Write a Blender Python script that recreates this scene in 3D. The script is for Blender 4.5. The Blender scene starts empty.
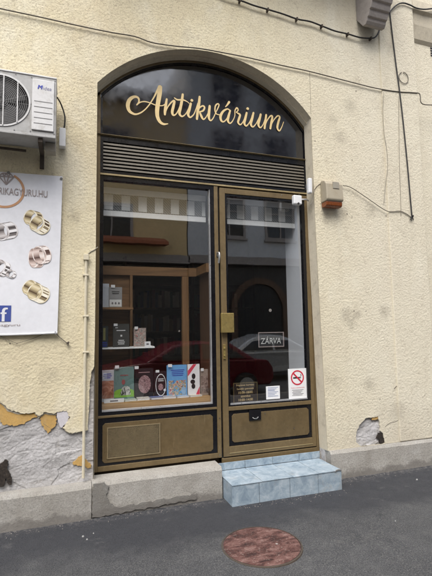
import bpy, bmesh, math, random
from mathutils import Vector, Matrix, noise
random.seed(7)
S = bpy.context.scene
COL = S.collection
PI = math.pi

# ------------------------------------------------------------------ camera
YAW, PITCH, ROLL, FPX = math.radians(19.10443), math.radians(5.2011858), math.radians(-0.89756), 433.0
EYE = Vector((0, 0, 1.6))
_f = Vector((math.sin(YAW)*math.cos(PITCH), math.cos(YAW)*math.cos(PITCH), math.sin(PITCH)))
_r = Vector((math.cos(YAW), -math.sin(YAW), 0)); _u = _r.cross(_f)
RT = _r*math.cos(ROLL)+_u*math.sin(ROLL); UP = -_r*math.sin(ROLL)+_u*math.cos(ROLL)
cam = bpy.data.objects.new('camera', bpy.data.cameras.new('camera')); COL.objects.link(cam)
cam.matrix_world = Matrix(((RT.x, UP.x, -_f.x, EYE.x), (RT.y, UP.y, -_f.y, EYE.y), (RT.z, UP.z, -_f.z, EYE.z), (0, 0, 0, 1)))
cam.data.sensor_width = 36; cam.data.lens = FPX/576*36
cam.data.clip_start = 0.05; cam.data.clip_end = 600
S.camera = cam

# ------------------------------------------------------------------ world, sun, exposure
SUN_EL, SUN_ROT = math.radians(58), math.radians(205)
W = bpy.data.worlds.new('World'); S.world = W; W.use_nodes = True
nt = W.node_tree; nt.nodes.clear()
sky = nt.nodes.new('ShaderNodeTexSky'); sky.sky_type = 'NISHITA'; sky.sun_disc = False
sky.sun_elevation = SUN_EL; sky.sun_rotation = SUN_ROT; sky.air_density = 1.0; sky.dust_density = 3.0; sky.ozone_density = 1.0
hs = nt.nodes.new('ShaderNodeHueSaturation'); hs.inputs['Saturation'].default_value = 0.40
bg = nt.nodes.new('ShaderNodeBackground'); bg.inputs['Strength'].default_value = 0.15
wo = nt.nodes.new('ShaderNodeOutputWorld')
nt.links.new(sky.outputs[0], hs.inputs['Color']); nt.links.new(hs.outputs[0], bg.inputs[0]); nt.links.new(bg.outputs[0], wo.inputs[0])
sl = bpy.data.lights.new('sun', 'SUN'); sl.energy = 0.8; sl.angle = math.radians(35); sl.color = (1.0, 0.95, 0.88)
so = bpy.data.objects.new('sun', sl); COL.objects.link(so)
sd = Vector((math.sin(SUN_ROT)*math.cos(SUN_EL), math.cos(SUN_ROT)*math.cos(SUN_EL), math.sin(SUN_EL)))
so.rotation_euler = sd.to_track_quat('Z', 'Y').to_euler(); so.location = sd*40
S.view_settings.view_transform = 'Standard'; S.view_settings.look = 'None'
S.view_settings.exposure = 1.32; S.view_settings.gamma = 1.0; S.view_settings.use_curve_mapping = False
S.render.engine = 'CYCLES'
S.cycles.max_bounces = 8; S.cycles.transparent_max_bounces = 12

# ------------------------------------------------------------------ measuring: a point of the picture on a vertical plane y = Y
def at(px, py, Y):
    d = RT*(px-216)+UP*(288-py)+_f*FPX
    d = d*(Y/d.y)
    return (d.x, d.z+EYE.z)

# ------------------------------------------------------------------ materials
def srgb(*c):
    return tuple((x/255/12.92 if x/255 <= .04045 else ((x/255+.055)/1.055)**2.4) for x in c)
MATS = {}
class NT:
    def __init__(s, name):
        s.m = bpy.data.materials.new(name); s.m.use_nodes = True; s.t = s.m.node_tree
        s.b = s.t.nodes['Principled BSDF']; s.out = s.t.nodes['Material Output']
        s.pos = None
    def n(s, typ, **kw):
        o = s.t.nodes.new('ShaderNode'+typ)
        for k, v in kw.items(): setattr(o, k, v)
        return o
    def l(s, a, b): s.t.links.new(a, b)
    def P(s, scale=(1, 1, 1), rot=(0, 0, 0)):
        if s.pos is None: s.pos = s.n('NewGeometry').outputs['Position']
        if scale == (1, 1, 1) and rot == (0, 0, 0): return s.pos
        mp = s.n('Mapping'); mp.inputs['Scale'].default_value = scale; mp.inputs['Rotation'].default_value = rot
        s.l(s.pos, mp.inputs['Vector']); return mp.outputs[0]
    def noise(s, sc, det=4, rough=.55, dist=0., vec=None):
        o = s.n('TexNoise'); o.inputs['Scale'].default_value = sc; o.inputs['Detail'].default_value = det
        o.inputs['Roughness'].default_value = rough; o.inputs['Distortion'].default_value = dist
        s.l(vec or s.P(), o.inputs['Vector']); return o.outputs['Fac']
    def voro(s, sc, feat='F1', vec=None):
        o = s.n('TexVoronoi'); o.feature = feat; o.inputs['Scale'].default_value = sc
        s.l(vec or s.P(), o.inputs['Vector']); return o.outputs['Distance']
    def ramp(s, fac, stops, interp='LINEAR'):
        o = s.n('ValToRGB'); cr = o.color_ramp; cr.interpolation = interp
        while len(cr.elements) < len(stops): cr.elements.new(.5)
        for e, (p, c) in zip(cr.elements, stops):
            e.position = p; e.color = (*c, 1) if not isinstance(c, (int, float)) else (c, c, c, 1)
        s.l(fac, o.inputs['Fac']); return o.outputs['Color']
    def mix(s, fac, a, b, mode='MIX'):
        o = s.n('Mix', data_type='RGBA', blend_type=mode); o.clamp_factor = True
        for v, i in ((fac, 0), (a, 6), (b, 7)):
            if isinstance(v, (int, float)): o.inputs[i].default_value = v
            elif isinstance(v, tuple): o.inputs[i].default_value = (*v, 1)
            else: s.l(v, o.inputs[i])
        return o.outputs[2]
    def math(s, op, a, b=0., clamp=False):
        o = s.n('Math', operation=op); o.use_clamp = clamp
        for v, i in ((a, 0), (b, 1)):
            if isinstance(v, (int, float)): o.inputs[i].default_value = v
            else: s.l(v, o.inputs[i])
        return o.outputs[0]
    def xyz(s):
        o = s.n('SeparateXYZ'); s.l(s.P(), o.inputs[0]); return o.outputs
    def rng(s, v, a, b, c=0., d=1.):
        o = s.n('MapRange'); s.l(v, o.inputs[0])
        for i, k in enumerate((a, b, c, d)): o.inputs[i+1].default_value = k
        return o.outputs[0]
    def bump(s, h, strength, dist):
        o = s.n('Bump'); o.inputs['Strength'].default_value = strength; o.inputs['Distance'].default_value = dist
        s.l(h, o.inputs['Height']); s.l(o.outputs[0], s.b.inputs['Normal'])
    def col(s, c):
        if isinstance(c, tuple): s.b.inputs['Base Color'].default_value = (*c, 1)
        else: s.l(c, s.b.inputs['Base Color'])
    def rough(s, r):
        if isinstance(r, (int, float)): s.b.inputs['Roughness'].default_value = r
        else: s.l(r, s.b.inputs['Roughness'])
    def metal(s, v): s.b.inputs['Metallic'].default_value = v

def simple(name, c, rough=.5, metal=0., var=.15, sc=9., bump=0., bsc=80., dirt=None):
    """one colour with a little wear: broad mottling plus fine grain"""
    if name in MATS: return MATS[name]
    s = NT(name)
    f = s.mix(.5, s.noise(sc, 5, .6), s.noise(sc*9, 3, .6))
    lo = tuple(x*(1-var) for x in c); hi = tuple(min(1, x*(1+var)) for x in c)
    k = s.ramp(f, [(.3, lo), (.7, hi)])
    if dirt: k = s.mix(s.ramp(s.noise(sc*1.7, 6, .7, .5), [(.52, 0.), (.72, dirt[1])]), k, dirt[0])
    s.col(k); s.rough(s.rng(s.noise(sc*3, 3), .3, .7, max(.02, rough-.1), min(1, rough+.1))); s.metal(metal)
    if bump: s.bump(s.noise(bsc, 4, .6), .6, bump)
    MATS[name] = s.m; return s.m

def m_plaster():
    s = NT('roughcast_cream_plaster'); X, Y, Z = s.xyz()
    big = s.noise(.7, 4, .55); med = s.noise(3.2, 5, .6, .3)
    c = s.ramp(s.mix(.5, big, med), [(.32, (.60, .52, .36)), (.52, (.68, .608, .425)), (.72, (.73, .672, .50))])
    # yellower paint to the left, chalkier and whiter to the right
    c = s.mix(s.math('MULTIPLY', s.rng(X, 1.6, 3.4), .62), c, (.70, .66, .56))
    streak = s.noise(1.0, 5, .6, .2, s.P((3.2, 1, .5)))
    c = s.mix(s.ramp(streak, [(.52, 0.), (.74, .26)]), c, (.45, .385, .27))
    c = s.mix(s.ramp(s.noise(1.6, 5, .65, .4, s.P((1, 1, .6))), [(.54, 0.), (.72, .45)]), c, (.77, .74, .62))
    c = s.mix(s.ramp(s.noise(9, 6, .72), [(.57, 0.), (.72, .42)]), c, (.40, .34, .25))
    # dark specks over the roughcast, most of them high on the left
    pitm = s.ramp(s.noise(4, 5, .7), [(.40, 0.), (.62, 1.)])
    high = s.math('ADD', .25, s.math('MULTIPLY', s.rng(Z, 2.2, 3.6), s.rng(X, 3.2, .6, .35, 1.)))
    pf = s.math('MULTIPLY', s.math('MULTIPLY', s.ramp(s.voro(58), [(.05, 1.), (.24, 0.)]), pitm), high, True)
    c = s.mix(pf, c, (.20, .165, .115))
    c = s.mix(s.math('MULTIPLY', s.ramp(s.noise(75, 4, .6), [(.55, 0.), (.68, .55)]), high), c, (.36, .30, .21))
    # damp and dirt that creep up from the plinth, and smudges with a shape of their own
    rise = s.math('ADD', Z, s.math('MULTIPLY', s.math('SUBTRACT', s.noise(2.6, 6, .68), .5), 1.1))
    c = s.mix(s.rng(rise, .75, .30, 0., .42), c, (.47, .42, .335))
    c = s.mix(s.ramp(s.noise(2.4, 7, .74, .3), [(.60, 0.), (.72, .38)]), c, (.42, .37, .28))
    c = s.mix(s.ramp(s.noise(6, 6, .7, 0, s.P((1, 1, 1), (0, 0, 2))), [(.66, 0.), (.73, .55)]), c, (.33, .29, .22))
    for sx, sz, sr, sa in ((2.93, 1.72, .11, .55), (3.06, 1.72, .08, .5), (3.44, 1.75, .10, .55), (2.99, 1.60, .09, .4), (2.93, 2.86, .10, .45), (3.33, 2.92, .12, .45), (2.95, 3.75, .11, .45), (3.10, 4.15, .12, .45), (3.72, 5.0, .10, .4), (.05, 2.62, .08, .45), (2.72, 2.80, .09, .4), (3.2, .95, .10, .45), (3.55, .62, .14, .35), (2.75, 1.0, .12, .3), (-.12, 1.2, .12, .3), (2.85, 3.95, .09, .35)):
        dx, dz = s.math('SUBTRACT', X, sx), s.math('SUBTRACT', Z, sz)
        d = s.math('ADD', s.math('SQRT', s.math('ADD', s.math('MULTIPLY', dx, dx), s.math('MULTIPLY', dz, dz))), s.math('MULTIPLY', s.math('SUBTRACT', s.noise(16, 5, .75), .5), .22))
        c = s.mix(s.rng(d, sr, 0., 0., sa), c, (.27, .235, .18))
    s.col(c); s.rough(.93)
    v = s.n('TexVoronoi'); v.feature = 'SMOOTH_F1'; v.inputs['Scale'].default_value = 44; v.inputs['Smoothness'].default_value = .4; s.l(s.P(), v.inputs['Vector'])
    lump = s.ramp(s.noise(38, 5, .7), [(.36, 0.), (.66, 1.)])
    h = s.math('ADD', s.math('MULTIPLY', v.outputs['Distance'], -1.1), s.math('MULTIPLY', lump, .9)); h = s.math('ADD', h, s.math('MULTIPLY', s.noise(120, 5, .7), 1.0))
    s.bump(h, .42, .0075); return s.m

def m_mortar():
    s = NT('exposed_lime_mortar')
    c = s.ramp(s.noise(3.5, 6, .7, .2), [(.3, (.36, .35, .345)), (.5, (.485, .475, .475)), (.72, (.60, .59, .595))])
    c = s.mix(s.ramp(s.noise(14, 6, .75, .2, s.P((1, 1, 2.4), (0, .25, 0))), [(.54, 0.), (.68, .65)]), c, (.26, .25, .24))
    c = s.mix(s.ramp(s.noise(7, 5, .7), [(.60, 0.), (.74, .4)]), c, (.50, .42, .31))
    c = s.mix(s.ramp(s.math('ABSOLUTE', s.math('SUBTRACT', s.noise(4.5, 6, .7, .6, s.P((1, 1, 2.0), (0, .3, 0))), .5)), [(.003, .35), (.010, 0.)]), c, (.17, .16, .15))
    c = s.mix(s.ramp(s.noise(120, 4, .75), [(.50, 0.), (.66, .5)]), c, (.22, .21, .205))
    s.col(c); s.rough(.97); s.bump(s.math('ADD', s.noise(140, 5, .75), s.math('MULTIPLY', s.noise(38, 5, .7), .6)), .6, .006); return s.m

def m_asphalt():
    s = NT('worn_asphalt'); X, Y, Z = s.xyz()
    g = s.noise(130, 4, .75); v = s.voro(85)
    c = s.ramp(s.mix(.5, s.noise(1.1, 5, .6, .4), s.noise(6, 5, .6)), [(.32, (.032, .034, .039)), (.52, (.055, .057, .062)), (.72, (.088, .089, .092))])
    c = s.mix(s.ramp(g, [(.50, 0.), (.68, .75)]), c, (.235, .23, .22))
    c = s.mix(s.ramp(v, [(.10, .7), (.32, 0.)]), c, (.022, .022, .024))
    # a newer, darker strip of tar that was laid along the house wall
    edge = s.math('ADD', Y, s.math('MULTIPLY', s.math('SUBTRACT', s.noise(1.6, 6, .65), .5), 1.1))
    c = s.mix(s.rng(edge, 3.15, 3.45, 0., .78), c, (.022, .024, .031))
    c = s.mix(s.ramp(s.noise(1.4, 7, .72, .5, s.P((.5, 1.3, 1))), [(.54, 0.), (.70, .55)]), c, (.032, .033, .038))
    c = s.mix(s.ramp(s.noise(3.3, 7, .75, .3), [(.60, 0.), (.72, .5)]), c, (.155, .152, .145))
    dust = s.math('MULTIPLY', s.rng(Y, 3.86, 3.98), s.ramp(s.noise(22, 5, .7), [(.46, 0.), (.68, .7)]))
    c = s.mix(dust, c, (.20, .19, .18))
    s.col(c); s.rough(s.rng(s.noise(8, 4), .3, .7, .70, .92))
    s.bump(s.math('ADD', s.math('MULTIPLY', g, .9), s.ramp(v, [(.0, 0.), (.45, 1.)])), .9, .007); return s.m

def m_concrete(name='plinth_concrete', tone=1.0):
    s = NT(name); X, Y, Z = s.xyz()
    c = s.ramp(s.noise(3.5, 6, .65, .3), [(.3, tuple(x*tone for x in (.27, .255, .225))), (.55, tuple(x*tone for x in (.345, .33, .30))), (.75, tuple(x*tone for x in (.42, .41, .385)))])
    c = s.mix(s.ramp(s.noise(85, 4, .75), [(.48, 0.), (.66, .65)]), c, (.17, .16, .15))
    c = s.mix(s.ramp(s.voro(70), [(.08, .55), (.2, 0.)]), c, (.50, .49, .47))
    c = s.mix(s.ramp(s.noise(1.0, 5, .6, .3, s.P((5, 1, .8))), [(.54, 0.), (.7, .40)]), c, (.21, .19, .16))
    low = s.math('MULTIPLY', s.rng(s.math('ADD', Z, s.math('MULTIPLY', s.math('SUBTRACT', s.noise(6, 5, .7), .5), .22)), .085, .045), .75)
    c = s.mix(low, c, (.15, .138, .125))
    s.col(c); s.rough(.9); s.bump(s.math('ADD', s.noise(45, 6, .7), s.math('MULTIPLY', s.noise(9, 4), .8)), .7, .008); return s.m

def m_gold(name='old_gold_painted_metal', c=(.178, .128, .063)):
    s = NT(name)
    k = s.ramp(s.mix(.5, s.noise(4, 5, .6), s.noise(30, 4, .6)), [(.3, tuple(x*.78 for x in c)), (.7, tuple(x*1.15 for x in c))])
    k = s.mix(s.ramp(s.noise(26, 6, .75, .6), [(.60, 0.), (.72, .6)]), k, tuple(x*.45 for x in c))
    k = s.mix(s.ramp(s.noise(70, 4, .7), [(.66, 0.), (.74, .6)]), k, (.40, .33, .21))
    k = s.mix(s.ramp(s.noise(1.0, 5, .7, .4, s.P((60, 1, 5))), [(.63, 0.), (.70, .4)]), k, (.36, .29, .17))
    k = s.mix(s.ramp(s.noise(2.2, 5, .65, .5), [(.54, 0.), (.70, .45)]), k, tuple(x*.5 for x in c))
    s.col(k); s.metal(.25); s.rough(s.rng(s.noise(13, 4), .3, .7, .36, .56)); s.bump(s.noise(60, 4, .6), .25, .002); return s.m

def m_glass(name='shop_glass', base=.115):
    s = NT(name); s.t.nodes.remove(s.b)
    tr = s.n('BsdfTransparent'); tr.inputs[0].default_value = (.985, .99, .99, 1)
    gl = s.n('BsdfGlossy'); gl.inputs['Roughness'].default_value = .012; gl.inputs[0].default_value = (1, 1, 1, 1)
    ge = s.n('NewGeometry'); dt = s.n('VectorMath', operation='DOT_PRODUCT'); s.l(ge.outputs['Normal'], dt.inputs[0]); s.l(ge.outputs['Incoming'], dt.inputs[1])
    k = s.math('SUBTRACT', 1.0, s.math('ABSOLUTE', dt.outputs['Value']), True)
    fac = s.math('ADD', s.math('MULTIPLY', s.math('POWER', k, 5.0), 1-base), base, True)
    bp = s.n('Bump'); bp.inputs['Strength'].default_value = .05; bp.inputs['Distance'].default_value = .01
    s.l(s.noise(2.2, 2), bp.inputs['Height']); s.l(bp.outputs[0], gl.inputs['Normal'])
    mx = s.n('MixShader'); s.l(fac, mx.inputs[0]); s.l(tr.outputs[0], mx.inputs[1]); s.l(gl.outputs[0], mx.inputs[2])
    s.l(mx.outputs[0], s.out.inputs['Surface']); return s.m

def m_wood(name, c, axis='X'):
    s = NT(name); sc = {'X': (2, 30, 30), 'Z': (30, 30, 2), 'Y': (30, 2, 30)}[axis]
    g = s.noise(1.0, 6, .6, 1.2, s.P(sc))
    s.col(s.ramp(g, [(.3, tuple(x*.6 for x in c)), (.55, c), (.75, tuple(x*1.25 for x in c))])); s.rough(.5)
    s.bump(g, .2, .002); return s.m

def m_tile():
    s = NT('blue_marbled_tile')
    v = s.noise(11, 8, .74, .6)
    c = s.ramp(v, [(.32, (.17, .23, .29)), (.47, (.265, .335, .395)), (.60, (.355, .42, .475)), (.74, (.48, .53, .565))])
    c = s.mix(s.ramp(s.noise(30, 6, .7, .8), [(.55, 0.), (.72, .5)]), c, (.215, .265, .31))
    c = s.mix(s.ramp(s.noise(6, 7, .75), [(.55, 0.), (.70, .5)]), c, (.31, .30, .27))
    s.col(c); s.rough(s.rng(s.noise(20, 4), .3, .7, .32, .55)); s.bump(s.noise(60, 3), .2, .002); return s.m

def m_rust():
    s = NT('rusty_cast_iron')
    c = s.ramp(s.noise(7, 8, .78, .3, s.P((1, 2.2, 1))), [(.36, (.026, .013, .012)), (.47, (.075, .030, .025)), (.55, (.15, .075, .064)), (.68, (.235, .155, .138))])
    c = s.mix(s.ramp(s.noise(55, 4, .7), [(.56, 0.), (.7, .55)]), c, (.33, .265, .235))
    s.col(c); s.metal(.1); s.rough(.85); s.bump(s.noise(60, 5, .7), .7, .005); return s.m

def m_hatch():
    s = NT('hatched_grey_fabric')
    w = s.n('TexWave'); w.wave_type = 'BANDS'; w.bands_direction = 'DIAGONAL'; w.inputs['Scale'].default_value = 22; w.inputs['Distortion'].default_value = 1.5
    s.l(s.P(), w.inputs['Vector'])
    s.col(s.ramp(w.outputs['Fac'], [(.3, (.13, .135, .135)), (.7, (.26, .265, .26))])); s.rough(.9); return s.m

def m_print(name, stops, sc=14., dist=2., stretch=(1, 1, 1)):
    """printed cover picture: patches of several inks"""
    s = NT(name)
    s.col(s.ramp(s.noise(sc, 5, .6, dist, s.P(stretch)), stops, 'CONSTANT' if len(stops) > 4 else 'LINEAR')); s.rough(.35); return s.m

M = dict(
    plaster=m_plaster(), mortar=m_mortar(), asphalt=m_asphalt(), plinth=m_concrete(), plinth_pale=m_concrete('plinth_concrete_pale', 1.06), plinth_damp=m_concrete('plinth_render_damp', .60),
    gold=m_gold(), gold_pale=m_gold('pale_gold_strip', (.36, .285, .15)), gold_panel=m_gold('gold_panel_paint', (.150, .107, .052)),
    gold_dark=m_gold('dark_bronze_paint', (.17, .125, .065)),
    glass=m_glass(), tile=m_tile(), rust=m_rust(), hatch=m_hatch(),
    beam=m_wood('honey_wood', (.20, .108, .045)), post=m_wood('honey_wood_upright', (.20, .11, .047), 'Z'), deck=m_wood('oak_deck', (.40, .24, .095)),
    dkwood=m_wood('dark_wood', (.10, .055, .03), 'Z'),
    ochre=simple('old_ochre_paint', (.50, .315, .105), .9, 0, .18, 7, .004, 60, ((.40, .30, .17), .5)),
    reveal=simple('beige_reveal_paint', (.60, .54, .42), .85, 0, .12, 6, .003, 70, ((.28, .23, .16), .5)),
    grout=simple('grey_grout', (.17, .17, .165), .95),
    black=simple('black_gloss_paint', (.006, .006, .008), .26, 0, .05, 3),
    sign=simple('black_sign_gloss', (.006, .006, .009), .05, 0, .1, 3),
    lettergold=simple('gold_leaf_lettering', (.72, .55, .27), .45, 0, .10, 20),
    slat=simple('dusty_aluminium_slat', (.14, .125, .10), .55, .2, .15, 8, 0, 80, ((.14, .125, .10), .5)),
    alu=simple('aluminium_bead', (.55, .56, .58), .35, .6, .1),
    steel=simple('brushed_steel', (.55, .55, .54), .3, 1., .1),
    brass=simple('worn_brass', (.42, .32, .12), .4, .7, .25, 12, 0, 80, ((.20, .21, .10), .6)),
    white=simple('white_plastic', (.74, .75, .76), .4, 0, .04, 6),
    acwhite=simple('aged_white_enamel', (.64, .64, .64), .45, 0, .07, 5, 0, 80, ((.34, .31, .26), .55)),
    acgrey=simple('grey_enamel', (.40, .40, .395), .5, 0, .12, 5, 0, 80, ((.20, .18, .15), .65)),
    dark=simple('dark_void_plastic', (.020, .020, .021), .6),
    guard=simple('grey_wire_guard', (.17, .17, .17), .5, .2),
    rustbracket=simple('rust_brown_bracket', (.075, .058, .045), .8, .2, .3, 20),
    cable=simple('black_cable_sheath', (.022, .021, .021), .6),
    palecable=simple('plaster_coloured_cable', (.30, .275, .225), .8),
    thread=simple('thin_grey_wire', (.13, .115, .09), .7),
    conduit=simple('cream_painted_conduit', (.60, .545, .41), .7, 0, .10, 10, 0, 80, ((.38, .33, .25), .6)),
    siren=simple('yellowed_beige_plastic', (.37, .325, .245), .5, 0, .08, 9, 0, 80, ((.30, .24, .15), .5)),
    amber=simple('amber_lens', (.21, .060, .018), .25, 0, .15, 20),
    stone=simple('mauve_grey_stone', (.33, .30, .28), .9, 0, .12, 5, .006, 40, ((.2, .18, .165), .5)),
    vinyl=simple('white_vinyl_banner', (.72, .73, .77), .42, 0, .07, 2.5),
    paper=simple('white_paper', (.76, .77, .78), .7, 0, .03),
    ink=simple('grey_ink', (.16, .15, .16), .6), red=simple('sign_red', (.55, .02, .05), .45, 0, .05), blackink=simple('black_ink', (.015, .015, .015), .5),
    blueink=simple('blue_ink', (.03, .05, .36), .5), sqblue=simple('square_blue', (.055, .085, .31), .45, 0, .05),
    copper=simple('copper_print', (.50, .27, .14), .5, 0, .12, 30), taupe=simple('taupe_print', (.30, .25, .24), .5),
    ringgold=simple('gold_ring_print', (.68, .55, .30), .4, 0, .25, 60), ringrose=simple('rose_ring_print', (.66, .50, .44), .4, 0, .25, 60),
    ringwhite=simple('pale_ring_print', (.76, .73, .72), .4, 0, .12, 60), ringdark=simple('ring_shadow_print', (.10, .075, .06), .4, 0, .4, 60),
    ringbrown=simple('ring_brown_print', (.30, .20, .11), .4, 0, .3, 60),
    curtain=simple('pale_grey_fabric', (.66, .67, .66), .9), rail=simple('white_valance_board', (.84, .85, .85), .6, 0, .04),
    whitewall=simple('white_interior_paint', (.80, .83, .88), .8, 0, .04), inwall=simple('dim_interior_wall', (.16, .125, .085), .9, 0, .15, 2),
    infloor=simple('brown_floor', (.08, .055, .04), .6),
    boardbrown=simple('dark_brown_board', (.022, .014, .010), .4),
    paleink=simple('pale_blue_ink', (.28, .32, .46), .6),
    grille=m_gold('dusty_gold_grille', (.25, .198, .115)),
    logogrey=simple('violet_grey_ink', (.20, .20, .34), .5),
    under=simple('pale_undercoat', (.46, .42, .34), .95, 0, .2, 14, .004, 70, ((.33, .29, .22), .6)),
    rustdark=simple('dark_rust_recess', (.060, .028, .024), .9, 0, .5, 10, .004, 60, ((.16, .10, .085), .6)), gritgrey=simple('grit_grey', (.15, .14, .13), .9, 0, .3, 40), lilac=simple('lilac_white_render', (.55, .53, .56), .95, 0, .12, 12, .005, 70),
    void=simple('hole_shade_brown', (.024, .018, .014), .95, 0, .7, 30, .010, 45, ((.10, .075, .055), .6)),
)

M['litter'] = simple('dull_litter', (.36, .36, .35), .9)
M['sign'].node_tree.nodes['Principled BSDF'].inputs['IOR'].default_value = 2.0
# ------------------------------------------------------------------ objects
WORLD = {}
def tag(o, label=None, cat=None, group=None, kind=None):
    if label: o['label'] = label
    if cat: o['category'] = cat
    if group: o['group'] = group
    if kind: o['kind'] = kind
    return o
def thing(name, loc, label, cat, group=None):
    o = bpy.data.objects.new(name, None); COL.objects.link(o); o.location = loc; o.empty_display_size = .1
    WORLD[o.name] = Vector(loc); return tag(o, label, cat, group)

class MB:
    """collects shapes in world coordinates; build() links them as one mesh object"""
    def __init__(s): s.v = []; s.f = []; s.mi = {}
    def poly(s, pts): n = len(s.v); s.v += [tuple(p) for p in pts]; s.f.append(tuple(range(n, n+len(pts)))); return s
    def box(s, a, b):
        n = len(s.v); (x0, y0, z0), (x1, y1, z1) = a, b
        s.v += [(x0, y0, z0), (x1, y0, z0), (x1, y1, z0), (x0, y1, z0), (x0, y0, z1), (x1, y0, z1), (x1, y1, z1), (x0, y1, z1)]
        s.f += [tuple(n+i for i in q) for q in ((0, 3, 2, 1), (4, 5, 6, 7), (0, 1, 5, 4), (1, 2, 6, 5), (2, 3, 7, 6), (3, 0, 4, 7))]; return s
    def slab(s, pts, y0, y1):
        """outline in (x, z), thick from y0 to y1"""
        n = len(s.v); k = len(pts); ar = sum(pts[i][0]*pts[(i+1) % k][1]-pts[(i+1) % k][0]*pts[i][1] for i in range(k))
        if ar < 0: pts = pts[::-1]
        s.v += [(x, y0, z) for x, z in pts]+[(x, y1, z) for x, z in pts]
        s.f.append(tuple(range(n, n+k))); s.f.append(tuple(range(n+2*k-1, n+k-1, -1)))
        for i in range(k):
            j = (i+1) % k; s.f.append((n+i, n+k+i, n+k+j, n+j))
        return s
    def prism_x(s, pts, x0, x1):
        """outline in (y, z), from x0 to x1"""
        n = len(s.v); k = len(pts); ar = sum(pts[i][0]*pts[(i+1) % k][1]-pts[(i+1) % k][0]*pts[i][1] for i in range(k))
        if ar < 0: pts = pts[::-1]
        s.v += [(x0, y, z) for y, z in pts]+[(x1, y, z) for y, z in pts]
        s.f.append(tuple(range(n+k-1, n-1, -1))); s.f.append(tuple(range(n+k, n+2*k)))
        for i in range(k):
            j = (i+1) % k; s.f.append((n+i, n+j, n+k+j, n+k+i))
        return s
    def cyl(s, a, b, r, seg=16, r2=None):
        a, b = Vector(a), Vector(b); d = (b-a).normalized(); u = d.orthogonal().normalized(); w = d.cross(u); n = len(s.v); r2 = r if r2 is None else r2
        for c, q in ((a, r), (b, r2)):
            for i in range(seg):
                t = 2*PI*i/seg; s.v.append(tuple(c+(u*math.cos(t)+w*math.sin(t))*q))
        for i in range(seg):
            j = (i+1) % seg; s.f.append((n+i, n+j, n+seg+j, n+seg+i))
        s.f.append(tuple(range(n+seg-1, n-1, -1))); s.f.append(tuple(range(n+seg, n+2*seg))); return s
    def tube(s, pts, r, seg=8, smooth=0):
        pts = [Vector(p) for p in pts]
        if smooth: pts = catmull(pts, smooth)
        n = len(s.v); k = len(pts); prev = None
        for i, p in enumerate(pts):
            d = (pts[min(i+1, k-1)]-pts[max(i-1, 0)]).normalized()
            u = d.orthogonal().normalized() if prev is None else (prev-d*prev.dot(d)).normalized()
            prev = u; w = d.cross(u)
            for q in range(seg):
                t = 2*PI*q/seg; s.v.append(tuple(p+(u*math.cos(t)+w*math.sin(t))*r))
        for i in range(k-1):
            for q in range(seg):
                q2 = (q+1) % seg; s.f.append((n+i*seg+q, n+i*seg+q2, n+(i+1)*seg+q2, n+(i+1)*seg+q))
        s.f.append(tuple(range(n+seg-1, n-1, -1))); s.f.append(tuple(range(n+(k-1)*seg, n+k*seg))); return s
    def grid(s, fn, nu, nv):
        n = len(s.v)
        for j in range(nv+1):
            for i in range(nu+1): s.v.append(tuple(fn(i/nu, j/nv)))
        for j in range(nv):
            for i in range(nu):
                a = n+j*(nu+1)+i; s.f.append((a, a+1, a+nu+2, a+nu+1))
        return s
    def add(s, verts, faces): n = len(s.v); s.v += [tuple(v) for v in verts]; s.f += [tuple(n+i for i in f) for f in faces]; return s
    def ring(s, c, r0, r1, y0, y1, seg=48, a0=0., a1=2*PI, sx=1.):
        """flat ring in the xz plane"""
        closed = abs(a1-a0-2*PI) < 1e-6; n = len(s.v); k = seg if closed else seg+1
        for i in range(k):
            t = a0+(a1-a0)*i/seg
            for r, y in ((r0, y0), (r1, y0), (r1, y1), (r0, y1)): s.v.append((c[0]+r*math.cos(t)*sx, y, c[1]+r*math.sin(t)))
        for i in range(seg):
            j = (i+1) % k
            for q in range(4):
                q2 = (q+1) % 4; s.f.append((n+i*4+q, n+i*4+q2, n+j*4+q2, n+j*4+q))
        if not closed:
            s.f.append((n, n+1, n+2, n+3)); e = n+seg*4; s.f.append((e+3, e+2, e+1, e))
        return s
    def build(s, name, mat, parent=None, loc=None, bevel=0., smooth=False, label=None):
        me = bpy.data.meshes.new(name)
        base = WORLD[parent.name] if parent else Vector(loc or (0, 0, 0))
        me.from_pydata([(x-base.x, y-base.y, z-base.z) for x, y, z in s.v], [], s.f)
        bm = bmesh.new(); bm.from_mesh(me); bmesh.ops.recalc_face_normals(bm, faces=bm.faces) if not s.mi else None; bm.to_mesh(me); bm.free()
        for m_ in (mat if isinstance(mat, (list, tuple)) else [mat]): me.materials.append(m_)
        for i, q in s.mi.items(): me.polygons[i].material_index = q
        if smooth:
            for p in me.polygons: p.use_smooth = True
        o = bpy.data.objects.new(name, me); COL.objects.link(o)
        if parent: o.parent = parent
        else: o.location = base
        WORLD[o.name] = base.copy()
        if bevel:
            b = o.modifiers.new('bevel', 'BEVEL'); b.width = bevel; b.segments = 2; b.limit_method = 'ANGLE'; b.angle_limit = math.radians(40)
        if label: o['label'] = label
        return o

def build_split(mb, name, mat, parent, **k):
    """every unconnected piece becomes an object of its own"""
    up = list(range(len(mb.v)))
    def find(i):
        while up[i] != i: up[i] = up[up[i]]; i = up[i]
        return i
    for f in mb.f:
        for i in f[1:]: up[find(i)] = find(f[0])
    parts = {}
    for f in mb.f: parts.setdefault(find(f[0]), []).append(f)
    for fs in parts.values():
        q = MB(); ids = {}
        for f in fs:
            for i in f:
                if i not in ids: ids[i] = len(q.v); q.v.append(mb.v[i])
            q.f.append(tuple(ids[i] for i in f))
        q.build(name, mat, parent, **k)

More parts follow.
